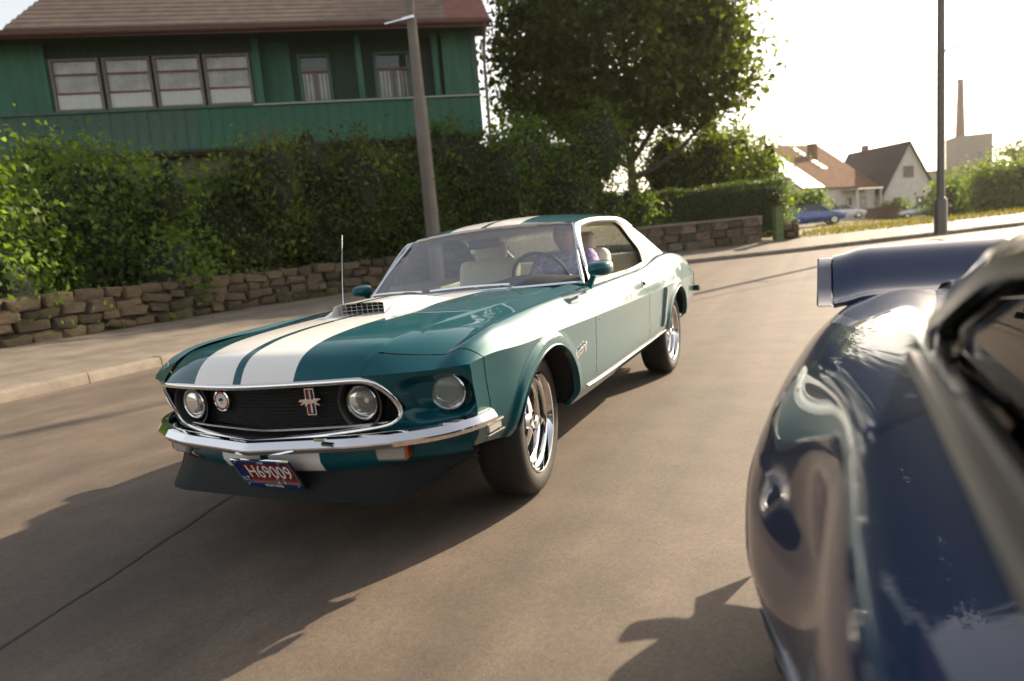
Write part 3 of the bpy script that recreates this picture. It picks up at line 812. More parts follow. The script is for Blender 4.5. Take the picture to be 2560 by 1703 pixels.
for k, (x0, x1) in enumerate(((7.18, 7.98), (9.25, 10.25))):
    wroot = empty('window', ((x0 + x1) / 2, .45, 5.60), 0, house); hw = (x1 - x0) / 2
    MB().box((-hw, 0, .65), (.09, .10, 1.3)).box((hw, 0, .65), (.09, .10, 1.3)).box((0, -.002, 1.28), (hw * 2, .09, .08)).box((0, -.002, .02), (hw * 2, .09, .06)).ob('frame', M['green_pale'], wroot, 0)
    MB().box((0, -.005, .85), (hw * 2 - .09, .05, .045)).box((0, -.007, .44), (.045, .045, .78)).ob('glazing_bar', M['frame'], wroot, 0)
    MB().box((0, .012, .65), (hw * 2 - .08, .006, 1.24)).ob('pane', M['house_glass'], wroot, 0)
    for sx in (-1, 1):
        xs = np.linspace(0, hw * .72, 24); P = np.stack([np.column_stack([sx * (hw * .12 + xs), .028 + .006 * np.sin(xs * 60), np.full(24, z)]) for z in (.06, .80)], 1)
        mob('curtain', P.reshape(-1, 3), grid_faces(24, 2, flip=sx > 0), M['curtain'], wroot)
    MB().box((0, .036, .65), (hw * 2 - .08, .004, 1.24)).ob('window_back', M['dash'], wroot, 0)
# roof: overhanging slope
ez, ey = 7.30, -.75
HIP = .32
rp = [(ey, ez + .0), (ey, ez + .10), (4.5, ez + 4.6), (4.5, ez + 4.42)]
def slope(name, x0, x1, mat):
    P = np.array([[(x + ((y - ey) * HIP if (x == x0 and name == 'roof') else 0), y, z) for (y, z) in rp] for x in (x0, x1)])
    m_ = MB(); m_.grid(P, closed_v=True); m_.f += [[0, 1, 2, 3], [7, 6, 5, 4]]; return m_.ob(name, mat, house, 0)
roof_ = slope('roof', .45, 11.3, M['rooftile'])
slope('roof_end', 11.305, 12.45, M['roofred'])
m_ = MB(); m_.add([(.45, ey, ez), (.45 + 5.25 * HIP, 4.5, ez + 4.5), (.45, 9.5, ez)], [(0, 1, 2)]); m_.ob('roof_hip', M['rooftile'], house, 0)
m_ = MB(); m_.add([(.45 + 5.25 * HIP, 4.5, ez + 4.6), (12.45, 4.5, ez + 4.6), (12.45, 9.7, ez + .1), (.45, 9.7, ez + .1)], [(0, 1, 2, 3)]); m_.ob('roof_back', M['rooftile'], house, 0)
# rows of tiles as proud strips along the eaves, gable verge, gutter
for j in range(26):
    y = ey + .02 + j * .2; z = ez + .10 + (y - ey) * (4.5 / 5.25)
    MB().box(((-.72 + 11.28) / 2, y + .1, z + .083 + .012), (12.0, .235, .022), M=np.array(Euler((R(40.5), 0, 0)).to_matrix())).v
    P = np.array([[(x, y + dy, z + dz) for (dy, dz) in ((0, .004), (0, .016), (.20, .176), (.20, .170))] for x in (.46 + (y - ey) * HIP, 11.295)])
    m_ = MB(); m_.grid(P, closed_v=True); m_.f += [[0, 1, 2, 3], [7, 6, 5, 4]]; m_.ob('tile_course', M['rooftile'], roof_, 0)
hb('eave_board', -.95, 12.45, ey - .025, ey - .002, ez - .14, ez + .07, M['brown'])
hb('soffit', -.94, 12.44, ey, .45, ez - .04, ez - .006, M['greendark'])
gt = MB().tube([(-.8, ey - .07, ez - .06), (12.5, ey - .07, ez - .02)], .055, 8); gt.ob('gutter', M['brown'], house)
dpn = MB().tube([(12.30, ey - .06, ez - .05), (12.34, -.2, ez - .45), (12.32, -.12, ez - .7), (12.30, -.12, 4.3), (12.30, -.12, 1.0)], .045, 8); dpn.ob('drainpipe', M['concrete'], house)
skl = MB().box((2.87, 1.0, 8.98), (.75, .9, .05), M=np.array(Euler((R(40.6), 0, 0)).to_matrix())).v
sk_ = MB().box((0, 0, 0), (.72, .8, .07)).ob('skylight', M['white'], house, 0); sk_.location = (2.87, 1.35, ez + .10 + (1.35 - ey) * .857 + .05); sk_.rotation_euler = (R(40.6), 0, 0)
tag(house, 'green wooden house with brown roof and a row of four curtained windows', 'house')
# lamp posts
def post_left():
    x, y = -7.35, 12.45; z0 = float(H(x, y)) + .3
    r = empty('concrete_lamp_post', (x, y, z0))
    P = []
    for z, hw in ((-.3, .17), (4.6, .145), (4.62, .12), (9.5, .085)):
        P.append([(hw, hw * .6, z), (hw * .6, hw, z), (-hw * .6, hw, z), (-hw, hw * .6, z), (-hw, -hw * .6, z), (-hw * .6, -hw, z), (hw * .6, -hw, z), (hw, -hw * .6, z)])
    MB().grid(np.array(P), closed_v=True, flip=True).ob('shaft', M['concrete'], r, 20)
    MB().tube([(0, 0, 9.4), (.3, -.3, 10.0), (1.2, -1.0, 10.2)], .04, 8).ob('arm', M['steel'], r)
    o = MB().box((0, 0, 0), (.7, .25, .12)).ob('lamp_head', M['steel'], r); o.location = (1.4, -1.15, 10.2); o.rotation_euler = (0, 0, -.7)
    MB().box((-.42, -.16, 6.52), (.55, .03, .03)).box((0, -.16, 6.52), (.32, .05, .06)).ob('bracket', M['chrome_soft'], r)
    tag(r, 'tapered concrete lamp post in front of the green house', 'lamp post')
post_left()
def post_right():
    x, y = 4.86, 20.45; 
    # stand it on the pavement's inner side
    z0 = float(H(x, y)) + .14
    r = empty('steel_lamp_post', (x, y, z0))
    pr = [(.17, 0), (.17, .95), (.15, 1.0), (.105, 1.05), (.10, 5.0), (.08, 9.0)]
    MB().lathe([(a, b) for a, b in pr], 16, np.array([[0, 1, 0], [0, 0, 1], [1, 0, 0]], float)).ob('shaft', M['steel'], r, 30)
    MB().tube([(.0, 0, 5.05), (.22, -.1, 5.06), (.38, -.15, 5.12)], .028, 6).ob('bracket', M['steel'], r)
    MB().tube([(.0, 0, 6.6), (.16, -.1, 6.60), (.30, -.15, 6.62)], .022, 6).ob('bracket', M['steel'], r)
    MB().tube([(0, 0, 8.9), (-.2, -.6, 9.5), (-.6, -1.6, 9.7)], .035, 8).ob('arm', M['steel'], r)
    MB().box((-.7, -1.85, 9.7), (.22, .6, .1), rz=-.35).ob('lamp_head', M['steel'], r)
    tag(r, 'dark steel lamp post on the right pavement', 'lamp post')
post_right()

# ------------------------------------------------------------------ far houses
M['plaster'] = simple('white_plaster', (.62, .58, .53), .9, noise=.10, nscale=1.5)
M['orange_roof'] = simple('orange_roof', (.15, .085, .055), .95, spec=.05, noise=.25, nscale=2, bump=.4, bscale=10)
M['grey_roof'] = simple('dark_grey_roof', (.058, .052, .052), .9, spec=.1, noise=.12, nscale=2)
M['metal_roof'] = simple('pale_metal_roof', (.55, .52, .48), .28, metal=.7, noise=.08)  # metal of the porch and roof lights, also carries the painted roof glare
M['brick'] = simple('chimney_brick', (.20, .10, .07), .9, noise=.25, nscale=6)
def gable_house(name, loc, rz, L_, W_, eave, ridge, wall, roofm, label, over=.35, windows=(), chim=(), extra=None):
    """local X along the ridge; gables at +-L/2"""
    r = empty(name, loc, rz)
    l, w = L_ / 2, W_ / 2
    m_ = MB()
    v = []
    for x in (-l, l):
        v += [(x, -w, -.5), (x, w, -.5), (x, w, eave), (x, 0, ridge), (x, -w, eave)]
    m_.add(v, [(0, 4, 3, 2, 1), (5, 6, 7, 8, 9), (0, 5, 9, 4), (1, 2, 7, 6)]); m_.ob('wall', wall, r, 0)
    sl = (ridge - eave) / w
    for s in (1, -1):
        P = np.array([[(x, s * y, z + dz) for (y, z, dz) in ((0, ridge, .02), (0, ridge, .17), (w + over, eave - over * sl, .15), (w + over, eave - over * sl, .0))] for x in (-l - over, l + over)])
        k = MB(); k.grid(P, closed_v=True, flip=s > 0); k.f += [[0, 1, 2, 3], [7, 6, 5, 4]]; k.ob('roof_slope', roofm[0] if s > 0 else roofm[1], r, 0)
    for (face, a, z, ww, hh) in windows:
        # face: '+x','-x','+y','-y'
        wr = empty('window', (0, 0, 0), 0, r); 
        if face[1] == 'x':
            sx = 1 if face[0] == '+' else -1; wr.location = (sx * (l + .01), a, z); wr.rotation_euler = (0, 0, math.pi / 2 * sx)
        else:
            sy = 1 if face[0] == '+' else -1; wr.location = (a, sy * (w + .01), z); wr.rotation_euler = (0, 0, math.pi if sy > 0 else 0)
        MB().box((-ww / 2, 0, 0), (.10, .08, hh)).box((ww / 2, 0, 0), (.10, .08, hh)).box((0, 0, hh / 2), (ww + .1, .08, .1)).box((0, 0, -hh / 2), (ww + .1, .12, .1)).box((0, -.005, 0), (.07, .07, hh)).ob('frame', M['concrete'], wr, 0)
        MB().box((0, .0, 0), (ww - .1, .03, hh - .08)).ob('pane', M['pane'], wr, 0)
    for (x, y, z0, z1, q) in chim:
        MB().box((x, y, (z0 + z1) / 2), (q, q, z1 - z0)).box((x, y, z1 + .05), (q + .12, q + .12, .12)).ob('chimney', M['brick'], r, 0)
    tag(r, label, 'house')
    return r
# white house: long roof slope towards us, its left half in glare from the low sun
wh = gable_house('white_house', (-3.3, 86.0, .9), R(58), 14.0, 14.6, 3.7, 9.2, M['plaster'], (M['orange_roof'], M['orange_roof']), 'white house with broad orange brown roof behind the parked cars',
    windows=(('-y', -4.2, 1.7, 1.0, 1.2), ('-y', -1.4, 1.7, 1.0, 1.2), ('-y', 1.6, 1.7, 1.0, 1.2), ('-y', 4.6, 1.7, 1.0, 1.2), ('-x', 2.5, 1.8, 1.0, 1.2), ('-x', -2.5, 1.8, 1.0, 1.2)), chim=((-3.0, .3, 8.8, 10.3, .55), (2.5, -2.4, 6.6, 9.0, .8)))
def on_roof(y): return 9.2 + .19 + y * (5.5 / 7.3)
Pm = np.array([[(x, y, on_roof(y) + dz) for (y, dz) in ((-.05, .05), (-7.62, .05), (-7.62, .0), (-.05, .0))] for x in (-7.3, -3.4)])  # pale sheet on the left roof half stands in for the sun glare
k_ = MB(); k_.grid(Pm, closed_v=True); k_.f += [[0, 1, 2, 3], [7, 6, 5, 4]]; k_.ob('roof_glare_panel', M['metal_roof'], wh, 0)
for i in range(8):
    yy = -.7 - i * .52
    o = MB().box((0, 0, 0), (.9, .46, .06)).ob('roof_light', M['metal_roof'], wh, 0); o.location = (1.4 + i * .03, yy, on_roof(yy) + .03); o.rotation_euler = (R(37), 0, 0)
MB().box((2.6, -8.3, 3.2), (5.0, 2.0, .14)).ob('porch_roof', M['metal_roof'], wh, 0)
for x in (.3, 4.9):
    MB().box((x, -9.1, 1.3), (.16, .16, 3.7)).ob('porch_post', M['plaster'], wh, 0)
gh = gable_house('dark_roofed_house', (7.2, 93.5, .55), R(14) - math.pi / 2 + R(24), 9.5, 6.6, 3.3, 8.5, M['plaster'], (M['grey_roof'], M['grey_roof']), 'white gabled house with steep dark grey roof right of the orange roof',
    windows=(('+x', 0, 5.2, 1.3, 1.2), ('+x', -1.5, 1.6, 1.1, 1.3), ('+x', 1.6, 1.6, 1.1, 1.3)), chim=((-2.6, .4, 7.6, 9.2, .6),))
gable_house('pale_house', (15.5, 118, -.2), R(20), 7, 6, 3.0, 5.0, simple('pale_pink_plaster', (.55, .42, .38), .9), (M['orange_roof'], M['orange_roof']), 'small pale house half hidden between gable and steel post')
gable_house('garden_shed', (14.3, 84, -.1), R(10), 5.2, 3.4, 1.9, 3.0, simple('brown_shed', (.09, .055, .04), .9), (simple('green_felt', (.05, .075, .07), .8),) * 2, 'brown garden shed with green grey roof behind the steel post')
fb = empty('factory', (39.5, 246, 4), R(10))
MB().box((0, 0, 6), (9.5, 9, 24)).ob('block', simple('factory_concrete', (.24, .21, .19), .9, noise=.1), fb, 0)
MB().box((-9, 4, 2), (12, 8, 14)).ob('low_block', simple('factory_low', (.20, .18, .16), .9, noise=.1), fb, 0)
MB().lathe([(1.3, 17), (1.05, 26), (.8, 34), (.9, 34.2), (.9, 34.8)], 20, np.array([[0, 1, 0], [0, 0, 1], [1, 0, 0]], float), (-2.2, 0, 0)).ob('chimney', simple('stack_brick', (.15, .10, .085), .9, noise=.15), fb)
MB().box((1.5, -4.55, 12), (1.6, .1, 1.8)).ob('window', M['pane'], fb, 0)
tag(fb, 'grey factory block with a tall slim chimney on the skyline', 'factory')
# low boundary fence before the houses
for (nm, x0, x1, y, lab) in (('board_fence', 5.2, 8.4, 79.5, 'dark board fence between the white and the silver parked cars'),):
    r = empty(nm, (x0, y, float(H(x0, y)) + .05))
    n = 20
    for i in range(n):
        o = MB().box(((x1 - x0) * (i + .5) / n, 0, .55), ((x1 - x0) / n * .9, .03, 1.1)).ob('plank', M['brown'], r, 0)
    MB().box(((x1 - x0) / 2, .03, .9), (x1 - x0, .03, .08)).ob('rail', M['brown'], r, 0)
    tag(r, lab, 'fence')

# parked cars
def parked(loc, rz, mat, label, est=False):
    r = empty('parked_car', loc, rz)
    # side profile lofted across the width; local X along the car (front +X)
    st_ = [(-2.05, .55, .62, .62), (-2.0, .35, .92, .70), (-1.75, .28, .98, .80), (-1.2, .25, 1.0, .84), (0, .25, .98, .86), (.8, .25, .94, .85), (1.5, .27, .84, .80), (1.95, .35, .72, .70), (2.05, .5, .62, .60)]
    ring = []
    for (x, zl, zt_, w) in st_:
        ring.append([(x, w * .9, zl), (x, w, zl + .15), (x, w * 1.0, (zl + zt_) / 2), (x, w * .96, zt_ - .06), (x, w * .86, zt_), (x, -w * .86, zt_), (x, -w * .96, zt_ - .06), (x, -w, (zl + zt_) / 2), (x, -w, zl + .15), (x, -w * .9, zl)])
    m_ = MB(); m_.grid(np.array(ring), closed_v=True); m_.f += [list(range(10)), [8 * 10 + i for i in range(10)][::-1]]; m_.ob('body', mat, r, 35)
    tail = -1.95 if est else -1.55
    gh_ = [(tail, .97, .66, .97), (tail + .35, .62, .60, 1.36), (-.5, .0, .60, 1.42), (.25, .0, .59, 1.40), (.95, .93, .68, .93)]
    P = np.array([[(x, s_ * w, z) for (x, z, w) in ((tail, .96, .72), (tail + (.2 if est else .55), 1.36, .58), (-.35, 1.43, .58), (.30, 1.39, .57), (1.05, .93, .70))] for s_ in (1, -1)])
    k_ = MB(); k_.grid(P); k_.f += [[0, 1, 2, 3, 4], [9, 8, 7, 6, 5]]; k_.ob('window_glass', M['pane'], r, 0)
    Pr = np.array([[(x, s_ * w, z) for (x, z, w) in ((tail + (.2 if est else .55), 1.365, .59), (-.35, 1.44, .595), (.30, 1.40, .58))] for s_ in (1, -1)])
    k_ = MB(); k_.grid(Pr); k_.ob('roof', mat, r, 0)
    for s_ in (1, -1):
        for (a, b_) in (((1.05, .73 * s_, .93), (.30, .585 * s_, 1.39)), ((-.35, .60 * s_, 1.42), (-.42, .73 * s_, .95)), ((tail, .74 * s_, .95), (tail + (.2 if est else .55), .59 * s_, 1.36))):
            MB().tube([a, b_], .03, 6).ob('pillar', mat, r)
        MB().box((2.0, s_ * .52, .66), (.08, .28, .12)).ob('headlight', M['lens'], r, 0)
        MB().box((-2.0, s_ * .56, .78), (.08, .2, .2)).ob('tail_light', M['red'], r, 0)
        for x in (1.28, -1.28):
            wq = empty('wheel', (x, s_ * .80, .31), 0, r)
            MB().lathe([(.19, .03), (.30, .035), (.315, 0), (.315, -.12), (.30, -.16)], 24, np.array([[0, 1, 0], [s_, 0, 0], [0, 0, 1]], float)).ob('tyre', M['rubber'], wq)
            MB().lathe([(.0005, .02), (.10, .03), (.19, .025)], 20, np.array([[0, 1, 0], [s_, 0, 0], [0, 0, 1]], float)).ob('rim', M['chrome_soft'], wq)
    tag(r, label, 'car', 'cars parked before the far houses')
parked((.75, 46.5, float(H(.75, 46.5)) - .05), R(12), simple('car_blue', (.03, .09, .35), .25, coat=1), 'blue parked car beside the end of the hedge')
parked((3.1, 74.5, float(H(3.1, 74.5)) + .12), R(4), simple('car_white', (.7, .7, .68), .25, coat=1), 'white parked car in front of the white house')
parked((10.2, 78.5, float(H(10.2, 78.5)) + .1), R(184), simple('car_silver', (.45, .46, .47), .3, metal=.6, coat=1), 'silver parked estate car left of the steel lamp post', est=True)
# ------------------------------------------------------------------ cars
# car coordinates: X to the car's left, Y towards its rear (0 = front axle), Z up; nose at Y = -0.96
WB = 2.743
def v0(u):                                    # plan shape of the nose
    return cubic([-.05, 0, .15, .3, .515, .62, .75, .845, 1.0], [-.955, -.957, -.947, -.925, -.871, -.822, -.742, -.668, -.54], np.abs(u))
def lean(u, w):                               # the nose leans back towards the bumper
    return np.clip(.752 - w, 0, 1) * (.15 + .42 * np.abs(u))

GRILLE = np.array([(0, .734), (.2, .734), (.40, .734), (.515, .733), (.548, .722), (.575, .69), (.597, .64), (.604, .60), (.597, .57), (.575, .550), (.54, .540), (.3, .522), (0, .510)])
def sd_poly(px, py, poly):
    """signed distance to a closed polygon, negative inside"""
    d = np.full(px.shape, 1e9); inside = np.zeros(px.shape, bool); n = len(poly)
    for i in range(n):
        ax, ay = poly[i]; bx, by = poly[(i + 1) % n]
        ex, ey = bx - ax, by - ay; wx, wy = px - ax, py - ay
        t = np.clip((wx * ex + wy * ey) / (ex * ex + ey * ey + 1e-12), 0, 1)
        d = np.minimum(d, np.hypot(wx - ex * t, wy - ey * t))
        c = (ay > py) != (by > py)
        inside ^= c & (px < (bx - ax) * (py - ay) / (by - ay + 1e-12) + ax)
    return np.where(inside, -d, d)
LINES = {   # v, u, w tables for the lengthwise lines of the left side
 'G':  [(-.78,.515,.746),(-.70,.53,.812),(-.62,.545,.843),(-.3,.585,.862),(.0,.61,.871),(.4,.645,.881),(.70,.665,.887),(1.0,.675,.889)],
 'M':  [(-0.78,0.62,0.7420),(-0.7,0.63,0.7920),(-0.62,0.64,0.8260),(-0.3,0.67,0.8480),(0,0.68,0.8590),(0.4,0.7,0.8680),(0.7,0.715,0.8760),(1,0.72,0.8780)],
 'V':  [(-0.78,0.742,0.7370),(-0.7,0.748,0.7750),(-0.62,0.757,0.8010),(-0.3,0.757,0.8340),(0,0.757,0.8460),(0.4,0.757,0.8530),(0.7,0.757,0.8620),(1,0.757,0.8660),(1.7,0.757,0.8700),(2.1,0.757,0.8820),(2.4,0.75,0.9060),(2.65,0.745,0.9270),(2.9,0.742,0.9310),(3.2,0.735,0.9210),(3.5,0.725,0.8900),(3.68,0.715,0.8500),(3.76,0.705,0.8000)],
 'T':  [(-0.78,0.792,0.7370),(-0.7,0.796,0.7890),(-0.62,0.807,0.8140),(-0.3,0.8,0.8480),(0,0.8,0.8600),(0.4,0.8,0.8660),(0.7,0.8,0.8610),(1.2,0.8,0.8640),(1.7,0.8,0.8680),(2.1,0.798,0.8780),(2.4,0.79,0.9020),(2.65,0.785,0.9220),(2.9,0.782,0.9260),(3.2,0.775,0.9150),(3.5,0.765,0.8850),(3.68,0.752,0.8450),(3.76,0.742,0.8000)],
 'TM': [(-.78,.828,.738),(-.70,.838,.768),(-.62,.845,.786),(-.3,.860,.803),(.0,.861,.808),(.4,.863,.806),(.70,.863,.803),(1.2,.864,.80),(1.7,.865,.798),(2.1,.866,.80),(2.4,.862,.815),(2.65,.860,.83),(2.9,.857,.832),(3.2,.848,.825),(3.5,.835,.80),(3.68,.82,.775),(3.76,.808,.745)],
 'C':  [(-.78,.847,.737),(-.70,.860,.747),(-.5,.884,.748),(-.1,.897,.737),(.3,.898,.729),(.62,.898,.722),(1.2,.898,.711),(2.0,.898,.698),(2.4,.902,.70),(2.74,.905,.70),(3.1,.893,.695),(3.5,.872,.688),(3.76,.842,.675)],
 'L1': [(-.78,.840,.66),(-.6,.862,.655),(-.3,.885,.645),(.3,.888,.63),(.62,.888,.62),(1.2,.888,.61),(2.0,.889,.60),(2.74,.897,.60),(3.3,.882,.61),(3.76,.838,.61)],
 'L2': [(-.78,.830,.54),(-.6,.853,.53),(-.3,.876,.52),(.3,.878,.50),(.62,.878,.49),(1.2,.878,.48),(2.0,.879,.475),(2.74,.885,.48),(3.3,.872,.50),(3.76,.832,.53)],
 'L3': [(-.78,.815,.46),(-.6,.838,.445),(-.3,.86,.42),(.3,.862,.39),(.62,.862,.38),(1.2,.862,.375),(2.0,.862,.375),(2.74,.868,.39),(3.3,.855,.42),(3.76,.822,.47)],
 'L4': [(-.78,.785,.41),(-.6,.80,.39),(-.3,.82,.36),(.3,.81,.312),(.62,.81,.305),(1.2,.81,.305),(2.0,.81,.31),(2.74,.81,.33),(3.3,.81,.37),(3.76,.80,.43)],
}
LINES_TEAL = LINES
LINES_BLUE = {k: [(a, b * (1.055 if k != 'V' else 1), c) for a, b, c in v] for k, v in LINES.items()}
for _k, _u, _w, _d in (('T', .800, .868, .25), ('TM', .878, .775, .6), ('C', .925, .665, .95), ('L1', .948, .565, 1), ('L2', .952, .465, 1), ('L3', .935, .375, 1)):
    LINES_BLUE[_k] = [q for q in LINES_BLUE[_k] if q[0] < .5] + [(.9, _u - .135 * _d, _w), (1.6, _u - .14 * _d, _w), (1.98, _u - .125 * _d, _w), (2.36, _u - .012 * _d, _w), (2.75, _u - .004, _w + .002), (3.15, _u - .035, _w - .004), (3.5, _u - .09, _w - .02), (3.76, _u - .16, _w - .055)]
LINES_BLUE['V'] = [(-.78,.79,.737),(-.70,.79,.780),(-.62,.79,.806),(-.3,.79,.839),(.4,.79,.858),(.75,.77,.868),(1.0,.71,.897),(1.5,.668,.930),(2.2,.665,.932),(2.6,.665,.928),(2.9,.665,.92),(3.2,.66,.905),(3.5,.65,.88),(3.68,.64,.85),(3.76,.63,.81)]
def lines(names, v):
    v = np.asarray(v, float); out = []
    for n in names:
        a = np.array(LINES[n]); out.append(np.stack([cubic(a[:, 0], a[:, 1], v), cubic(a[:, 0], a[:, 2], v)], -1))
    return np.stack(out, 1)            # (nv, k, 2)

def chain(names, knots, v, ts):
    P = lines(names, v)                # (nv,k,2)
    out = np.zeros((len(v), len(ts), 2))
    for i in range(len(v)):
        for c in (0, 1):
            out[i, :, c] = pchip(knots, P[i, :, c], ts)
    return out

def flare(P, centers, band=.05, amount=.012):
    """raised lip round the wheel arches; P (.,.,3) on the left side"""
    for (vc, wc, Rr) in centers:
        d = np.hypot(P[..., 1] - vc, P[..., 2] - wc) - Rr
        P[..., 0] += amount * (1 - sstep(band * .55, band, d)) * sstep(.0, .1, P[..., 2] - .3)
    return P

def arch_f(V, centers):
    f = np.full(len(V), 1e3)
    for (vc, wc, Rr) in centers:
        f = np.minimum(f, np.hypot(V[:, 1] - vc, V[:, 2] - wc) - Rr)
    return f

def mirror_pts(P, s):
    P = np.array(P, float); P[..., 0] *= s; return P

def both(fn):
    for s in (1, -1):
        fn(s)

def build_car(root, st):
    """st: style dict with paints, fastback flag, flare width"""
    global LINES
    PA, PS = st['paint'], st['paint_s']
    LINES = LINES_BLUE if st['fast'] else LINES_TEAL
    fast = st['fast']
    wide = st.get('wide', 0); FL = 0.0 if fast else .016
    ARF = (-.012, .325, .362); ARR = (WB, .315, .352)
    K1 = [0, .25, .62, 1]; t1 = np.concatenate([np.linspace(0, .2, 6), np.linspace(.24, .6, 8), np.linspace(.65, .955, 8), [.98, 1]])
    K2 = [0, .3, .62, .87, 1]; t2 = np.concatenate([[.0, .012, .03], np.linspace(.06, 1, 24)])
    def side_grid(va, vb, dv=.014, front=False):
        n = max(3, int((vb - va) / dv))
        v = np.linspace(va, vb, n)
        A = chain(['V', 'T', 'TM', 'C'], K1, v, t1)
        B = chain(['C', 'L1', 'L2', 'L3', 'L4'], K2, v, t2)
        S = np.concatenate([A, B[:, 1:]], 1)
        P = np.stack([S[..., 0], np.broadcast_to(v[:, None], S.shape[:2]), S[..., 1]], -1)
        if front:      # shear the front edge to the swept nose
            k = 1 - sstep(-.78, -.2, P[..., 1])
            tgt = v0(P[..., 0]) + np.clip(.752 - P[..., 2], 0, 1) * .30
            P[..., 1] += k * (tgt + .78) * (P[..., 1] < 0)
        P = flare(P, [ARF, ARR], .055, FL)
        if wide:
            P[..., 0] += wide * .6 * np.exp(-((P[..., 1] - WB) / .75) ** 2)
        return P
    def panel(name, P, s, mat, parent, centers=(), inner=.02):
        V = P.reshape(-1, 3).copy(); F = grid_faces(*P.shape[:2])
        if centers:
            V, F = clip(V, F, arch_f(V, centers))
        V[:, 0] *= s
        if s > 0:
            F = [f[::-1] for f in F]
        return mob(name, V, F, mat, parent, 28)

    # --- fenders with headlamp end, doors, quarters
    for s in (1, -1):
        if not fast or True:
            P = side_grid(-.695, .637, front=True)
            # top of the fender, from the hood gap to the valley
            n = P.shape[0]; vv = np.linspace(-.695, .637, n)
            T0 = chain(['G', 'M', 'V'], [0, .5, 1], vv, np.linspace(0, 1, 12))
            Q = np.stack([T0[..., 0] + .004 * (1 - np.linspace(0, 1, 12)), np.broadcast_to(vv[:, None], T0.shape[:2]), T0[..., 1]], -1)
            k = 1 - sstep(-.78, -.2, Q[..., 1]); Q[..., 1] += k * (v0(Q[..., 0]) + .78)
            fn = panel('fender', np.concatenate([Q, P[:, 1:]], 1), s, PA, root, (ARF,))
            # headlamp extension (the separate end piece)
            P = side_grid(-.78, -.701, .008, front=True)
            n = P.shape[0]; vv = np.linspace(-.78, -.701, n)
            T0 = chain(['G', 'M', 'V'], [0, .5, 1], vv, np.linspace(0, 1, 12))
            Q = np.stack([T0[..., 0] + .004 * (1 - np.linspace(0, 1, 12)), np.broadcast_to(vv[:, None], T0.shape[:2]), T0[..., 1]], -1)
            k = 1 - sstep(-.78, -.2, Q[..., 1]); Q[..., 1] += k * (v0(Q[..., 0]) + .78)
            E = np.concatenate([Q, P[:, 1:]], 1)
            ext = panel('headlight_extension', E, s, PA, root)
            # front face of the extension with its bucket
            uu = np.linspace(.515, .847, 44); ww = np.linspace(.40, .752, 44)
            UU, WW = np.meshgrid(uu, ww, indexing='ij')
            top = np.interp(uu, [.515, .62, .742, .792, .828, .847], [.746, .742, .737, .737, .738, .737])
            WW = .40 + (top[:, None] - .40) * (np.linspace(0, 1, 44)[None, :])
            out_u = np.interp(WW, [.40, .46, .54, .66, .72, .737], [.780, .815, .830, .840, .846, .847])
            UU = .515 + (out_u - .515) * np.linspace(0, 1, 44)[:, None]
            VV = v0(UU) + np.clip(.752 - WW, 0, 1) * .30
            # rounded-rectangle recess
            cx, cz, hx, hz, rr = .713, .628, .130, .097, .08
            qx = np.abs(UU - cx) - hx + rr; qz = np.abs(WW - cz) - hz + rr
            sd = np.hypot(np.maximum(qx, 0), np.maximum(qz, 0)) + np.minimum(np.maximum(qx, qz), 0) - rr
            VV = VV + .070 * sstep(.0, -.045, sd) + .004 * sstep(.012, .0, np.abs(sd))
            Pf = np.stack([UU * s, VV, WW], -1)
            Vb, Fb = clip(Pf.reshape(-1, 3), grid_faces(44, 44, flip=s < 0), sd_poly(UU, WW, GRILLE).ravel() - .002)
            mob('bucket', Vb, Fb, PA, ext, 40)
            # inner lip of the arch + wheel house
        def arch_lip(cen, par, ext_u):
            a = np.linspace(-.02, math.pi - .24, 60) if cen is ARF else np.linspace(.22, math.pi - .02, 60)
            vc, wc, Rr = cen
            pv = vc + Rr * np.cos(a); pw = wc + Rr * np.sin(a)
            rows = []
            sg = chain(['C', 'L1', 'L2', 'L3', 'L4'], K2, pv, np.linspace(0, 1, 80))
            sT = chain(['V', 'T', 'TM', 'C'], K1, pv, np.linspace(0, 1, 60))
            us = []
            for i in range(len(a)):
                cc = np.concatenate([sT[i], sg[i]]); o = np.argsort(cc[:, 1])
                us.append(np.interp(pw[i], cc[o, 1], cc[o, 0]))
            us = np.array(us)
            us += FL * sstep(0, .1, pw - .3) + (wide * .6 * np.exp(-((pv - WB) / .75) ** 2) if wide else 0)
            for du, dr in ((.0, 0), (.004, -.006), (-.004, -.012), (-.03, -.010), (-.05, .02), (-.33, .03), (-.42, .0)):
                rr = Rr + dr
                rows.append(np.stack([(us + du) * s, vc + rr * np.cos(a), wc + rr * np.sin(a)], -1))
            rows = np.array(rows)
            mob('arch_lip', rows[:4].reshape(-1, 3), grid_faces(4, 60, flip=s < 0), PA, par, 50)
            mob('wheel_house', rows[3:].reshape(-1, 3), grid_faces(4, 60, flip=s < 0), M['blackmat'], par, 50)
        arch_lip(ARF, fn, 0)
        P = side_grid(.643, 1.822)
        # door: add the sill lip
        lip = P[:, :1].copy(); lip[..., 0] -= .015; lip[..., 2] -= .004
        lip2 = lip.copy(); lip2[..., 2] -= .05
        dr = panel('door', np.concatenate([lip2, lip, P], 1), s, PA, root)
        if not fast: MB().sweep([(s*(.905), 1.66, .792), (s*(.915), 1.70, .794), (s*.915, 1.76, .795), (s*.905, 1.80, .794)], [(-.008, -.014), (.008, -.014), (.01, 0), (.008, .012), (-.008, .012)], (0, 0, 1)).box((s*.897, 1.73, .79), (.012, .17, .045)).ob('door_handle', M['chrome'], dr)
        P = side_grid(1.828, 3.76)
        n = P.shape[0]; vv = P[:, 0, 1]
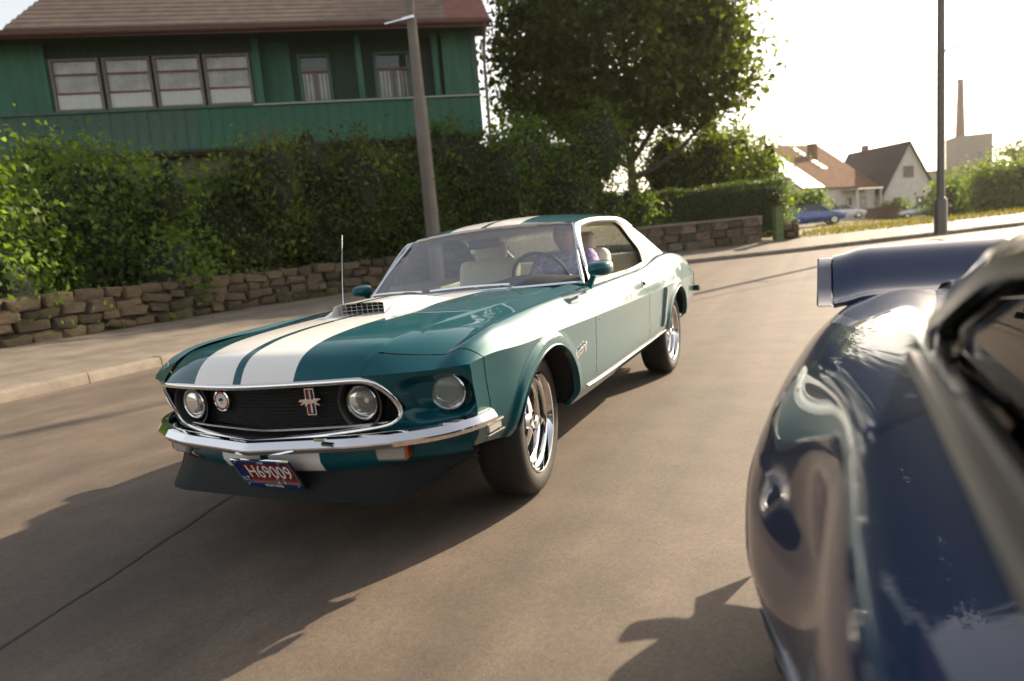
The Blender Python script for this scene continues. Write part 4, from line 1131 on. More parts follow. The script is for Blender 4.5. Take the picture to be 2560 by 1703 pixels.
        # upper edge: inboard surface towards the sail panel and deck
        if fast:
            iu = np.interp(vv, [1.8, 2.15, 2.6, 3.0, 3.3, 3.76], [.632, .63, .582, .538, .505, .50]); iw = np.interp(vv, [1.8, 2.2, 3.0, 3.3, 3.5, 3.65, 3.76], [.925, .928, .918, .902, .882, .855, .81])
        else:
            iu = np.interp(vv, [1.8, 2.3, 2.7, 3.0, 3.1, 3.76], [.745, .742, .732, .70, .605, .585])
            iw = np.interp(vv, [1.8, 2.3, 2.7, 3.0, 3.1, 3.4, 3.6, 3.76], [.872, .895, .932, .952, .950, .936, .90, .815])
        tt = np.linspace(0, 1, 8)
        Q = np.stack([iu[:, None] + (P[:, :1, 0] - iu[:, None]) * tt, np.broadcast_to(vv[:, None], (n, 8)), iw[:, None] + (P[:, :1, 2] - iw[:, None]) * tt + .012 * np.sin(math.pi * tt)], -1)
        qp = panel('quarter_panel', np.concatenate([Q, P[:, 1:]], 1), s, PA, root, (ARR,))
        arch_lip(ARR, qp, 0)
        if not fast:
            # dummy side scoop with its bright strip ahead of the rear wheel
            b = MB()
            zz = np.linspace(.70, .42, 12)
            uu2 = np.interp(zz, [.42, .48, .60, .70], [.868, .878, .889, .898])
            rows = []
            for du, dv in ((-.004, -.05), (.016, -.012), (.02, .0), (.012, .004), (-.004, .01)):
                rows.append(np.stack([(uu2 + du) * s, 2.20 + dv + (zz - .42) * .30, zz], -1))
            b.grid(np.array(rows), flip=s > 0); b.ob('side_scoop', PA, qp, 40)
            b = MB()
            for z in np.linspace(.435, .69, 26):
                b.box(((np.interp(z, [.42, .48, .60, .70], [.868, .878, .889, .898]) + .022) * s, 2.205 + (z - .42) * .30, z), (.012, .016, .0065))
            b.ob('scoop_trim', M['chrome'], qp)
        # rocker strip
        y = np.linspace(.50, 2.33, 24)
        pr = lines(['L3'], y)[:, 0]
        MB().sweep(np.stack([(pr[:, 0] + .002) * s, y, pr[:, 1] - .008], -1), [(-.006, -.0045), (.004, -.0045), (.0055, 0), (.004, .0045), (-.006, .0045)], (0, 0, 1)).ob('rocker_strip', M['chrome_soft'], root)

    # --- hood
    nq, na = 110, 61
    q = np.linspace(0, 1, nq); a = np.linspace(-1, 1, na)
    gq = lines(['G'], np.interp(q, [0, 1], [-.78, .665]))[:, 0]
    hv = -.957 + q * (.68 + .957)
    wc = pchip([-.957, -.95, -.925, -.89, -.85, -.79, -.7, -.5, -.19, .3, .68], [.745, .760, .800, .831, .848, .863, .878, .893, .901, .907, .909], hv)
    hw = gq[:, 0] - .006
    U = hw[:, None] * a[None, :]
    gv = np.interp(q, [0, 1], [-.78, .665])
    gw = gq[:, 1]
    gw = pchip([0, .02, .06, .10, .2, .6, 1], [.746, .768, .812, .838, .851, .872, .889], q)
    # longitudinal position follows the swept nose
    V_ = v0(U) + (q[:, None]) * (.68 - v0(U))
    prof = 1 - np.abs(a) ** 2.2
    ridge = .010 * np.exp(-((np.abs(a) - .46) / .05) ** 2) * 0
    W_ = gw[:, None] + (wc - gw)[:, None] * prof[None, :]
    edge = np.where(np.abs(a) > .985, -.012, 0)
    P = np.stack([U, V_, W_ + edge[None, :]], -1)
    front = P[:1].copy(); front[..., 2] -= .018; front[..., 1] += .008
    P = np.concatenate([front, P], 0)
    hood = mob('hood', P.reshape(-1, 3), grid_faces(*P.shape[:2]), PS, root, 30)
    def hood_w(u, v):
        qq = (v - v0(u)) / (.68 - v0(u)); i = np.interp(qq, q, np.arange(nq)); 
        aa = np.abs(u) / np.interp(qq, q, hw)
        g = np.interp(qq, q, gw); c = np.interp(qq, q, wc)
        return g + (c - g) * (1 - aa ** 2.2)
    if not fast:
        # scoop: raised pod, open to the front
        x = np.linspace(-1, 1, 57); t = np.linspace(0, 1, 40)
        X, Tt = np.meshgrid(x, t, indexing='ij')
        half = .200 + .01 * Tt
        su = X * half; sv = -.17 + Tt * .62
        hgt = .056 * (1 - sstep(.35, 1.0, Tt)) * (1 - np.abs(X) ** 7) * (1 - sstep(.74, .80, np.abs(X)) * (1 - sstep(0, .16, Tt)))
        base = hood_w(su, sv)
        lead = -.075 * sstep(.70, .95, np.abs(X)) * (1 - Tt)        # cheeks run forward
        Pp = np.stack([su, sv + lead, base + hgt - .002], -1)
        lipr = Pp[:, :1].copy(); lipr[..., 1] += .012; lipr[..., 2] -= .006
        lipr2 = lipr.copy(); lipr2[..., 1] += .09; lipr2[..., 2] -= .0
        sc = mob('hood_scoop', np.concatenate([lipr2, lipr, Pp], 1).reshape(-1, 3), grid_faces(57, 42), PS, hood, 40)
        xb = np.linspace(-.95, .95, 20); yb = np.full(20, -.085)
        Pb = np.stack([np.stack([xb * .152, yb, hood_w(xb * .152, yb) - .003 + k * .054] , -1) for k in (0.0, 1.0)])
        mob('scoop_opening', Pb.reshape(-1, 3), grid_faces(2, 20), M['blackmat'], hood)
        b = MB()
        for k in (.34, .68):
            xs = np.linspace(-.93, .93, 20); b.tube(np.stack([xs * .158, np.full(20, -.150), hood_w(xs * .158, np.full(20, -.150)) + .050 * k], -1), .0016, 6)
        for xx in np.linspace(-.8, .8, 9):
            h0 = float(hood_w(np.array([xx * .158]), np.array([-.150]))[0]); b.tube([(xx * .158, -.150, h0), (xx * .158, -.150, h0 + .048)], .0016, 6)
        b.ob('scoop_grille', M['chrome_soft'], hood)

    # --- cowl under the windscreen
    a = np.linspace(-1, 1, 41); t = np.linspace(0, 1, 10)
    A_, Tt = np.meshgrid(a, t, indexing='ij')
    cu = A_ * (.668 + .085 * Tt); cv = .686 + Tt * (.12 + .20 * np.abs(A_) ** 2.2)
    cw = .906 - .020 * np.abs(A_) ** 2.2 - .014 * Tt - .008 * (Tt > .2)
    mob('cowl', np.stack([cu, cv, cw], -1).reshape(-1, 3), grid_faces(41, 10, flip=True), PS, root, 40)
    # fender tops beside the cowl
    for s in (1, -1):
        vv = np.linspace(.642, 1.02, 16)
        T0 = chain(['G', 'M', 'V'], [0, .5, 1], vv, np.linspace(0, 1, 8))
        Q = np.stack([s * (T0[..., 0] + .003), np.broadcast_to(vv[:, None], T0.shape[:2]), T0[..., 1] - .001], -1)
        mob('cowl_side', Q.reshape(-1, 3), grid_faces(16, 8, flip=s > 0), PA, root, 40)

    # --- greenhouse
    if not fast:
        OUT = [(.93,.885,.778),(1.255,1.238,.617),(1.6,1.264,.632),(2.0,1.262,.634),(2.25,1.243,.628),(2.42,1.208,.625),(2.74,1.09,.668),(3.03,.946,.722)]
        INN = [(1.01,.872,.760),(1.31,1.207,.640),(1.6,1.226,.648),(1.93,1.222,.650),(2.07,1.195,.656),(2.20,1.10,.683),(2.315,.985,.720),(2.27,.875,.752)]
        rr_end = 5
    else:
        OUT = [(.93,.90,.70),(1.3,1.125,.575),(1.6,1.14,.58),(1.95,1.105,.578),(2.25,1.06,.56),(2.6,1.008,.53),(2.95,.957,.51),(3.3,.906,.50)]
        INN = [(1.01,.925,.665),(1.36,1.082,.612),(1.6,1.097,.615),(1.78,1.075,.617),(1.90,1.045,.620),(2.02,1.005,.626),(2.14,.962,.634),(2.08,.93,.640)]
        rr_end = 6
    kn = np.arange(len(OUT)); ts = np.linspace(0, len(OUT) - 1, 120)
    O = np.stack([pchip(kn, [o[k] for o in OUT], ts) for k in (2, 0, 1)], -1)
    I = np.stack([pchip(kn, [o[k] for o in INN], ts) for k in (2, 0, 1)], -1)
    for s in (1, -1):
        Om, Im = mirror_pts(O, s), mirror_pts(I, s)
        k = np.linspace(0, 1, 8)
        P = Om[:, None] * (1 - k)[None, :, None] + Im[:, None] * k[None, :, None]
        P[..., 0] += s * .010 * np.sin(math.pi * k)[None, :]
        ret = P[:, -1:].copy(); ret[..., 0] -= s * .03
        pil = mob('roof_pillar', np.concatenate([P], 1).reshape(-1, 3), grid_faces(120, 8, flip=s > 0), PA, root, 45)
        mob('pillar_reveal', np.concatenate([P[:, -1:] + np.array([s*.001, 0, 0]), ret], 1).reshape(-1, 3), grid_faces(120, 2, flip=s > 0), M['black'], pil)
        # black weather strip band round the opening
        kk = np.array([.72, 1.0]) if not fast else np.array([.75, 1.0])
        Pb = Om[:, None] * (1 - kk)[None, :, None] + Im[:, None] * kk[None, :, None]; Pb[..., 0] += s * (.010 * np.sin(math.pi * kk)[None, :] + .0025)
        sl = slice(16, 120)
        mob('window_seal', Pb[sl].reshape(-1, 3), grid_faces(120 - 16, 2, flip=s > 0), M['black'], pil)
        MB().tube(np.stack([Om[4:90, 0] * 1.006, Om[4:90, 1], Om[4:90, 2] - .008], -1), .0065, 6).ob('drip_rail', M['chrome'], pil)
        # sill trim along the belt
        y = np.linspace(.99, 2.29, 20); pr = lines(['V'], y)[:, 0] if False else (np.stack([np.full(20, .768), np.interp(y, [.99, 1.8, 2.3], [.868, .872, .888])], -1) if not fast else np.stack([np.interp(y, [.99, 1.2, 2.3], [.70, .672, .655]), np.full(20, .928)], -1))
        MB().tube(np.stack([s * pr[:, 0], y, pr[:, 1]], -1), .006, 6).ob('belt_trim', M['chrome'], root)
    # roof skin
    nr = 60; na = 41
    tr = np.linspace(1, rr_end, nr)
    Lr = np.stack([pchip(kn, [o[k] for o in OUT], tr) for k in (2, 0, 1)], -1)
    a = np.linspace(-1, 1, na)
    crown = np.interp(tr, [1, 1.4, 2, 3, 4, 5], [.030, .045, .060, .064, .06, .05]) if not fast else np.interp(tr, [1, 3, rr_end], [.03, .03, .02])
    vfront = -.075 * (1 - sstep(1, 2.2, tr))
    if not fast:
        vback = -.03 * sstep(4, 5, tr)
    else:
        vback = 0 * tr
    P = np.zeros((nr, na, 3))
    P[..., 0] = Lr[:, 0:1] * a
    P[..., 1] = Lr[:, 1:2] + (vfront + vback)[:, None] * (1 - a ** 2)
    P[..., 2] = Lr[:, 2:3] + crown[:, None] * (1 - np.abs(a) ** 2.6)
    roof = mob('roof', P.reshape(-1, 3), grid_faces(nr, na), PS, root, 40)
    Pi = P.copy(); Pi[..., 2] -= .03; Pi[..., 0] *= .985
    mob('headliner', Pi.reshape(-1, 3), grid_faces(nr, na, flip=True), M['cream'] if not fast else M['dash'], roof)
    # windscreen
    nb = 31; a = np.linspace(-1, 1, nb); t = np.linspace(0, 1, 16)
    bot = np.stack([a * (.752 if not fast else .69), .79 + .115 * np.abs(a) ** 2.2, .893 - .006 * np.abs(a) ** 2], -1)
    top = np.stack([a * (.600 if not fast else .55), P[0, :, 1][np.round(np.linspace(0, na - 1, nb)).astype(int)] + .004, P[0, :, 2][np.round(np.linspace(0, na - 1, nb)).astype(int)] - .006], -1)
    G = bot[:, None] * (1 - t)[None, :, None] + top[:, None] * t[None, :, None]
    G[..., 1] -= .02 * np.sin(math.pi * t)[None, :]
    ws = mob('windscreen', G.reshape(-1, 3), grid_faces(nb, 16, flip=True), M['windscreen'] if not fast else M['glass'], root)
    loop = np.concatenate([G[:, 0], G[-1, 1:], G[::-1, -1][1:], G[0, ::-1][1:-1]])
    MB().tube(np.concatenate([loop, loop[:1]]), .0105, 8).ob('windscreen_trim', M['chrome'], ws)
    # rear window and, for the notchback, the pillar faces beside it
    if not fast:
        top = P[-1]; nb2 = na
        a = np.linspace(-1, 1, nb2)
        bot = np.stack([a * .722, 3.03 - .02 * (1 - a ** 2), .946 + .014 * (1 - a ** 2)], -1)
    else:
        top = P[-1]; nb2 = na
        a = np.linspace(-1, 1, nb2)
        bot = np.stack([a * .50, 3.30 + 0 * a, .906 + .02 * (1 - a ** 2)], -1)
    t = np.linspace(0, 1, 14)
    G2 = top[:, None] * (1 - t)[None, :, None] + bot[:, None] * t[None, :, None]
    G2[..., 2] += .012 * np.sin(math.pi * t)[None, :]
    inn = np.abs(a) < .86
    sel = np.where(inn)[0]
    Gg = G2[sel]
    rw = mob('rear_window', Gg.reshape(-1, 3), grid_faces(len(sel), 14), M['glass'] if not fast else M['glass_dark'], root)
    loop = np.concatenate([Gg[:, 0], Gg[-1, 1:], Gg[::-1, -1][1:], Gg[0, ::-1][1:-1]])
    MB().tube(np.concatenate([loop, loop[:1]]), .009, 6).ob('rear_window_trim', M['chrome'], rw)
    for s in (1, -1):
        sel2 = np.where(a * s >= a[sel[-1]] - 1e-6)[0]
        Gp = G2[sel2]
        mob('sail_panel', Gp.reshape(-1, 3), grid_faces(len(sel2), 14), PA, root)
    # deck lid
    d0 = 3.035 if not fast else 3.305
    vv = np.linspace(d0, 3.74, 30); a = np.linspace(-1, 1, 31)
    hu = np.interp(vv, [3.0, 3.1, 3.76], [.60, .60, .582]) if not fast else np.full(30, .502)
    ew = np.interp(vv, [3.0, 3.1, 3.4, 3.6, 3.74], [.951, .950, .936, .90, .825]) if not fast else np.interp(vv, [3.3, 3.5, 3.65, 3.76], [.902, .882, .855, .81])
    Pd = np.stack([hu[:, None] * a, np.broadcast_to(vv[:, None], (30, 31)), ew[:, None] + .014 * (1 - a ** 2)[None, :]], -1)
    deck = mob('deck_lid', Pd.reshape(-1, 3), grid_faces(30, 31), PS, root)
    # tail panel
    uu = np.linspace(-1, 1, 31); ww = np.linspace(0, 1, 12)
    Pt = np.zeros((31, 12, 3))
    wtop = .815 + .0 * uu; 
    for j, k in enumerate(ww):
        z = .815 - k * .38; hwid = (.93 if fast else 1) * np.interp(z, [.43, .53, .61, .675, .745, .80, .82], [.80, .832, .838, .842, .808, .742, .735])
        Pt[:, j] = np.stack([uu * hwid, 3.755 + .035 * np.sin(k * 3.0) - .0 * np.abs(uu), np.full(31, z)], -1)
    tail = mob('tail_panel', Pt.reshape(-1, 3), grid_faces(31, 12, flip=True), PA, root)
    for s in (1, -1):
        for k in range(3):
            MB().box((s * (.40 + k * .115), 3.795, .68), (.07, .03, .13)).ob('tail_light', M['red'], tail)
    # bumpers
    def bumper(name, pts, sy, mt=None):
        prof = [(-.012*sy, -.026), (.008*sy, -.030), (.020*sy, -.026), (.030*sy, -.010), (.030*sy, -.004), (.012*sy, .021), (-.004*sy, .027), (-.018*sy, .026), (-.006*sy, .0)]
        MB().sweep(pts, prof, (0, 0, 1)).ob(name, mt or M['chrome'], root, 28)
    uu = np.linspace(-.852, .852, 121)
    au = np.abs(uu)
    vb = -.962 + .05 * (au / .5) ** 1.1 * (au < 2)
    vb = np.interp(au, [0, .012, .42, .58, .70, .775, .822, .845, .852], [-.972, -.971, -.908, -.862, -.805, -.748, -.69, -.64, -.585])
    zb = np.interp(au, [0, .5, .75, .852], [.492, .500, .510, .520])
    bumper('front_bumper', np.stack([uu, vb + .03, zb], -1), 1)
    vb = np.interp(au, [0, .6, .78, .86, .895, .905], [3.83, 3.815, 3.79, 3.74, 3.69, 3.62])
    bumper('rear_bumper', np.stack([uu * 1.055, vb - .02, np.full(121, .545)], -1)[::-1], 1, PA if fast else None)
    # floor pan
    MB().box((0, 1.38, .34), (1.56, 1.75, .04)).box((0, .0, .42), (.86, 1.1, .10)).box((0, 2.95, .42), (.9, 1.4, .10)).ob('floor_pan', M['blackmat'], root)
    # front valance
    uu = np.linspace(-.80, .80, 51); tt = np.linspace(0, 1, 14)
    Pv = np.zeros((51, 14, 3))
    for j, k in enumerate(tt):
        z = .512 - k * .165
        inset = np.interp(k, [0, .12, .3, .6, .85, 1], [.035, .045, .05, .05, .075, .13])
        Pv[:, j] = np.stack([uu * (1 - .02 * k), v0(uu * 1.02) + inset + .02, np.full(51, z)], -1)
    val = mob('front_valance', Pv.reshape(-1, 3), grid_faces(51, 14, flip=True), PS, root, 40)
    return hood_w, P

def wheel(parent, s, v, u_out, steer=0, mats=None, w=.245, Rt=.330):
    """wheel standing on the road; local X is the axle, pointing outward (s)"""
    root = empty('wheel', (0, 0, 0), 0, parent)
    tw = w
    pr = [(.226, -.012), (.240, -.004), (.262, .004), (.290, .004), (.308, -.004), (.318, -.016), (.324, -.030), (.3285, -.052), (.330, -.085), (.330, -.16), (.3285, -.193), (.322, -.215), (.305, -.238), (.27, -.245), (.226, -.235)]
    k = Rt / .33
    t = MB().lathe([(r * k, x if x > -.08 else -.08 + (x + .08) * .80) for r, x in pr], 64)
    ty = t.ob('tyre', M['rubber'], root, 30)
    for x in (-.07, -.098, -.126, -.152):
        MB().lathe([(.3303 * k, x - .004), (.3312 * k, x - .003), (.3312 * k, x + .003), (.3303 * k, x + .004)], 64).ob('tread_rib', M['rubber'], root)
    # rim: stepped chrome dish
    rp = [(.230, -.016), (.232, -.006), (.228, -.001), (.222, -.003), (.218, -.012), (.214, -.030), (.204, -.034), (.199, -.040), (.196, -.062), (.188, -.067), (.183, -.073), (.180, -.10), (.178, -.22)]
    rim = MB().lathe(rp, 64).ob('rim', M['chrome'], root, 25)
    MB().lathe([(.185, -.135), (.12, -.14), (.0005, -.145)], 40).ob('brake_disc', M['blackmat'], root)
    for i in range(5):
        ang = i * 2 * math.pi / 5 + .3
        prof = []
        rows = []
        for r, x, hw, th in ((.045, -.045, .030, .03), (.08, -.050, .022, .028), (.12, -.060, .019, .026), (.16, -.070, .022, .022), (.184, -.078, .030, .018)):
            rows.append([(x + 0, r, -hw), (x + .008, r, -hw * .5), (x + .010, r, 0), (x + .008, r, hw * .5), (x, r, hw), (x - th, r, hw * .8), (x - th, r, -hw * .8)])
        P = np.array(rows); ca, sa = math.cos(ang), math.sin(ang)
        Q = P.copy(); Q[..., 1] = P[..., 1] * ca - P[..., 2] * sa; Q[..., 2] = P[..., 1] * sa + P[..., 2] * ca
        MB().grid(Q, closed_v=True).ob('spoke', M['chrome_soft'], root)
    MB().lathe([(.0005, -.012), (.022, -.013), (.030, -.018), (.033, -.026), (.034, -.04), (.052, -.046), (.056, -.06), (.056, -.09)], 32).ob('hub_cap', M['chrome'], root)
    Mw = Matrix.Translation((s * u_out, v, Rt)) @ Matrix.Rotation(steer, 4, 'Z') @ (Matrix.Identity(4) if s > 0 else Matrix.Rotation(math.pi, 4, 'Z'))
    return root, Mw
# ------------------------------------------------------------------ windscreen glass with its tinted top band
def windscreen_mat():
    m = glass_mat('windscreen_glass', (.80, .86, .84))
    nt = m.node_tree; N, L = nt.nodes.new, nt.links.new
    tr = [n for n in nt.nodes if n.type == 'BSDF_TRANSPARENT'][0]
    tc = N('ShaderNodeTexCoord'); sp = N('ShaderNodeSeparateXYZ'); L(tc.outputs['Object'], sp.inputs[0])
    mr = N('ShaderNodeMapRange'); mr.inputs['From Min'].default_value = 1.175; mr.inputs['From Max'].default_value = 1.20
    L(sp.outputs[2], mr.inputs['Value'])
    mx = N('ShaderNodeMix'); mx.data_type = 'RGBA'; L(mr.outputs[0], mx.inputs['Factor'])
    mx.inputs['A'].default_value = (.80, .86, .84, 1); mx.inputs['B'].default_value = (.36, .33, .40, 1)
    L(mx.outputs['Result'], tr.inputs[0])
    return m
M['windscreen'] = windscreen_mat()

def lamp_glass():
    """fluted sealed-beam front"""
    m, nt, b = newmat('fluted_lamp_glass'); N, L = nt.nodes.new, nt.links.new
    b.inputs['Base Color'].default_value = (.9, .92, .95, 1); b.inputs['Roughness'].default_value = .05
    b.inputs['Transmission Weight'].default_value = .8; b.inputs['IOR'].default_value = 1.12
    tc = N('ShaderNodeTexCoord'); wv = N('ShaderNodeTexWave'); wv.inputs['Scale'].default_value = 28; wv.inputs['Distortion'].default_value = .6
    wv.bands_direction = 'X'
    L(tc.outputs['Object'], wv.inputs[0])
    bp = N('ShaderNodeBump'); bp.inputs['Strength'].default_value = .5; bp.inputs['Distance'].default_value = .004
    L(wv.outputs['Fac'], bp.inputs['Height']); L(bp.outputs[0], b.inputs['Normal'])
    return m
M['lamp_glass'] = lamp_glass()
def frosted():
    m = glass_mat('clear_lens', (.97, .96, .93), mixr=.9); nt = m.node_tree; N, L = nt.nodes.new, nt.links.new
    out = nt.nodes['Material Output']; src = out.inputs[0].links[0].from_socket
    df = N('ShaderNodeBsdfDiffuse'); df.inputs[0].default_value = (.85, .82, .74, 1)
    ms = N('ShaderNodeMixShader'); ms.inputs[0].default_value = .16
    L(src, ms.inputs[1]); L(df.outputs[0], ms.inputs[2]); L(ms.outputs[0], out.inputs[0]); return m
M['clear_lens'] = frosted()
M['cloth'] = simple('patterned_shirt', (.35, .30, .50), rough=.9, noise=.5, nscale=40)
M['skin'] = simple('skin', (.45, .25, .17), rough=.55)
M['hair'] = simple('grey_hair', (.10, .08, .06), rough=.7)
M['trousers'] = simple('dark_trousers', (.03, .035, .05), rough=.9)

def text_mesh(name, body, size, mat, parent, Mx, shear=0, extrude=.0008, align='CENTER'):
    cu = bpy.data.curves.new(name, 'FONT'); cu.body = body; cu.size = size; cu.shear = shear; cu.extrude = extrude
    cu.align_x = align; cu.align_y = 'CENTER'; cu.resolution_u = 3
    tmp = bpy.data.objects.new(name + '_tmp', cu); col.objects.link(tmp)
    dg = bpy.context.evaluated_depsgraph_get()
    me = bpy.data.meshes.new_from_object(tmp.evaluated_get(dg))
    bpy.data.objects.remove(tmp); bpy.data.curves.remove(cu)
    me.materials.clear(); me.materials.append(mat)
    me.transform(Mx)
    o = bpy.data.objects.new(name, me)
    return link(o, parent)

def frame(origin, xdir, ydir):
    x = Vector(xdir).normalized(); y = Vector(ydir); y = (y - x * y.dot(x)).normalized(); z = x.cross(y)
    m = Matrix.Identity(4)
    for i in range(3):
        m[i][0], m[i][1], m[i][2], m[i][3] = x[i], y[i], z[i], origin[i]
    return m

def person_mesh(name, joints, edges, mat, parent, sub=2, smooth=True):
    """one continuous skinned body: joints {name:(x,y,z,r)}"""
    names = list(joints); idx = {n: i for i, n in enumerate(names)}
    me = bpy.data.meshes.new(name)
    me.from_pydata([joints[n][:3] for n in names], [(idx[a], idx[b]) for a, b in edges], [])
    o = bpy.data.objects.new(name, me); col.objects.link(o)
    sk = o.modifiers.new('skin', 'SKIN'); sk.use_smooth_shade = True
    o.modifiers.new('sub', 'SUBSURF').levels = sub
    o.modifiers['sub'].render_levels = sub
    lay = me.skin_vertices[0].data
    for i, n in enumerate(names):
        r = joints[n][3]
        lay[i].radius = (r, r) if not isinstance(r, tuple) else r
        lay[i].use_root = (i == 0)
    dg = bpy.context.evaluated_depsgraph_get()
    out = bpy.data.meshes.new_from_object(o.evaluated_get(dg))
    bpy.data.objects.remove(o)
    out.materials.clear(); out.materials.append(mat)
    out.polygons.foreach_set('use_smooth', np.ones(len(out.polygons), bool))
    return link(bpy.data.objects.new(name, out), parent)

# ------------------------------------------------------------------ the teal striped coupe
ROLL, PIT = -0.02549, -0.01402
car = empty('coupe_car')
car.matrix_world = Matrix.Translation((0, 1.37, .3)) @ Matrix.Rotation(-PIT, 4, 'X') @ Matrix.Rotation(ROLL, 4, 'Y') @ Matrix.Translation((0, -1.37, -.3))
tag(car, 'teal coupe with two white stripes driving towards the camera', 'car')
hood_w, ROOF = build_car(car, dict(paint=M['teal'], paint_s=M['teal_stripe'], fast=False))
carinv = car.matrix_world.inverted()
for s, v, uo, st in ((1, 0, .800, R(7)), (-1, 0, .800, R(7)), (1, WB, .832, 0), (-1, WB, .832, 0)):
    wr, Mw = wheel(car, s, v, uo, st)
    wr.matrix_basis = carinv @ Mw

# grille ---------------------------------------------------------------
def vface(u, w):
    return v0(u) + lean(u, w)
# outline of the opening, left half from top centre round to bottom centre
gl = GRILLE
seg = np.concatenate([[0], np.cumsum(np.hypot(*np.diff(gl, axis=0).T))])
gs = np.linspace(0, seg[-1], 60)
gu, gw_ = np.interp(gs, seg, gl[:, 0]), np.interp(gs, seg, gl[:, 1])
for _ in range(2):
    gu[1:-1] = (gu[:-2] + 2 * gu[1:-1] + gu[2:]) / 4; gw_[1:-1] = (gw_[:-2] + 2 * gw_[1:-1] + gw_[2:]) / 4
U_ = np.concatenate([gu, -gu[::-1][1:-1]]); W_ = np.concatenate([gw_, gw_[::-1][1:-1]])
ring = np.stack([U_, vface(U_, W_) - .006, W_], -1)
grille = MB().sweep(ring, [(.0115 * math.cos(q), .0105 * math.sin(q)) for q in np.linspace(0, 2 * math.pi, 10, endpoint=False)], (0, -1, 0), closed_path=True).ob('grille_frame', M['chrome'], car, 60)
# funnel from the frame back to the mesh
k = np.linspace(0, 1, 6)
cw0 = .628
fun = np.stack([np.stack([U_ * (1 - .05 * t), vface(U_, W_) + .125 * t * (1 - .25 * (np.abs(U_) / .62) ** 2), cw0 + (W_ - cw0) * (1 - .16 * t)], -1) for t in k])
mob('grille_surround', fun.reshape(-1, 3), grid_faces(6, len(U_), cv=True), M['black'], grille, 50)
back = fun[-1].copy(); back[:, 1] += .012
cen = back.mean(0)
bk = []
hu_ = np.linspace(-1, 1, 61); hz_ = np.linspace(0, 1, 6)
Pg = np.zeros((61, 6, 3)); Pg[..., 0] = (hu_ * .60)[:, None]
lo = np.interp(np.abs(hu_ * .60), [0, .3, .55, .6], [.525, .54, .555, .575]); hi = np.interp(np.abs(hu_ * .60), [0, .5, .56, .6], [.722, .718, .69, .65])
Pg[..., 2] = lo[:, None] + (hi - lo)[:, None] * hz_
Pg[..., 1] = (v0(hu_ * .6) + .150 - .03 * np.abs(hu_) ** 2)[:, None]
mob('grille_back', Pg.reshape(-1, 3), grid_faces(61, 6, flip=True), M['blackmat'], grille)
def gback(u):
    return float(v0(np.array(u)) + .150 - .03 * (abs(u) / .6) ** 2)
b = MB()
for z in np.linspace(.545, .715, 13):
    us = np.linspace(-.55, .55, 31); b.tube(np.stack([us, v0(us) + .143 - .03 * (np.abs(us) / .6) ** 2, np.full(31, z)], -1), .0016, 4)
for u in np.linspace(-.54, .54, 55):
    b.tube([(u, gback(u) - .006, .542), (u, gback(u) - .006, .718)], .0013, 4)
b.ob('grille_mesh', M['black'], grille)
us = np.linspace(-.55, .55, 41)
MB().sweep(np.stack([us, v0(us) + .10 - .02 * (np.abs(us) / .6) ** 2, np.interp(np.abs(us), [0, .55], [.536, .552])], -1), [(-.012, -.004), (.01, -.004), (.01, .004), (-.012, .004)], (0, 0, 1)).ob('grille_bar', M['chrome_soft'], grille)

def headlight(u, v, w, r, yaw=0):
    root = empty('headlight', (u, v, w), yaw, car)
    # lathe about X -> point to -Y
    Mr = np.array([[0, 1, 0], [-1, 0, 0], [0, 0, 1]], float)
    MB().lathe([(r * 1.12, -.030), (r * 1.14, -.004), (r * 1.11, .003), (r * 1.05, .005), (r * 1.02, -.004)], 40, Mr).ob('lamp_ring', M['chrome'], root, 50)
    MB().lathe([(r * 1.03, -.004), (r * .9, -.03), (r * .6, -.055), (r * .2, -.068), (.0005, -.07)], 40, Mr).ob('reflector', M['reflector'], root, 60)
    MB().lathe([(r * 1.03, -.002), (r * .9, .006), (r * .6, .012), (r * .3, .015), (.0005, .0155)], 40, Mr).ob('lens', M['clear_lens'], root, 60)
    MB().lathe([(.0005, -.028), (.010, -.030), (.012, -.045), (.010, -.06)], 12, Mr).ob('bulb', M['white'], root)
    return root
for s in (1, -1):
    headlight(s * .738, -.668, .640, .066, s * R(6))
    headlight(s * .449, -.80, .632, .061, s * R(4))
    # black bowl round the inner lamp
    Mr = np.array([[0, 1, 0], [-1, 0, 0], [0, 0, 1]], float)
    MB().lathe([(.100, .012), (.092, .01), (.08, -.02), (.079, -.05)], 40, Mr, (s * .449, -.805, .632)).ob('lamp_bowl', M['black'], grille, 50)
# emblem: upright tri-bar with a running horse across it
eu, ew = .225, .642
ev = gback(eu) - .03
Ef = frame((eu, ev, ew), (1, .12, 0), (0, 0, 1))          # z axis faces forward (-Y)
def e_poly(pts, d, name, mat):
    return MB().prism(pts, Ef, d).ob(name, mat, grille)
b = MB()
for (x0, x1, z0, z1) in ((-.021, -.017, -.052, .052), (.017, .021, -.052, .052), (-.017, .017, .048, .052), (-.017, .017, -.052, -.048)):
    b.prism([(x0, z0), (x1, z0), (x1, z1), (x0, z1)], Ef, .006)
b.ob('emblem_frame', M['chrome'], grille)
for i, mt in enumerate((M['red'], M['white'], M['plate_blue'])):
    x = -.0115 + i * .0085
    e_poly([(x, -.045), (x + .006, -.045), (x + .006, .045), (x, .045)], .004, 'emblem_bar', mt)
horse = [(-.050, .004), (-.040, .012), (-.030, .010), (-.022, .013), (-.012, .010), (.004, .011), (.018, .010), (.034, .014), (.052, .011), (.040, .006), (.030, .004), (.034, -.006), (.046, -.012), (.038, -.014), (.026, -.009), (.016, -.004), (.004, -.005), (-.006, -.006), (-.016, -.013), (-.026, -.017), (-.020, -.009), (-.026, -.005), (-.036, -.011), (-.046, -.010), (-.034, -.003), (-.036, .003), (-.044, .0)]
e_poly(horse, .011, 'emblem_horse', M['chrome'])
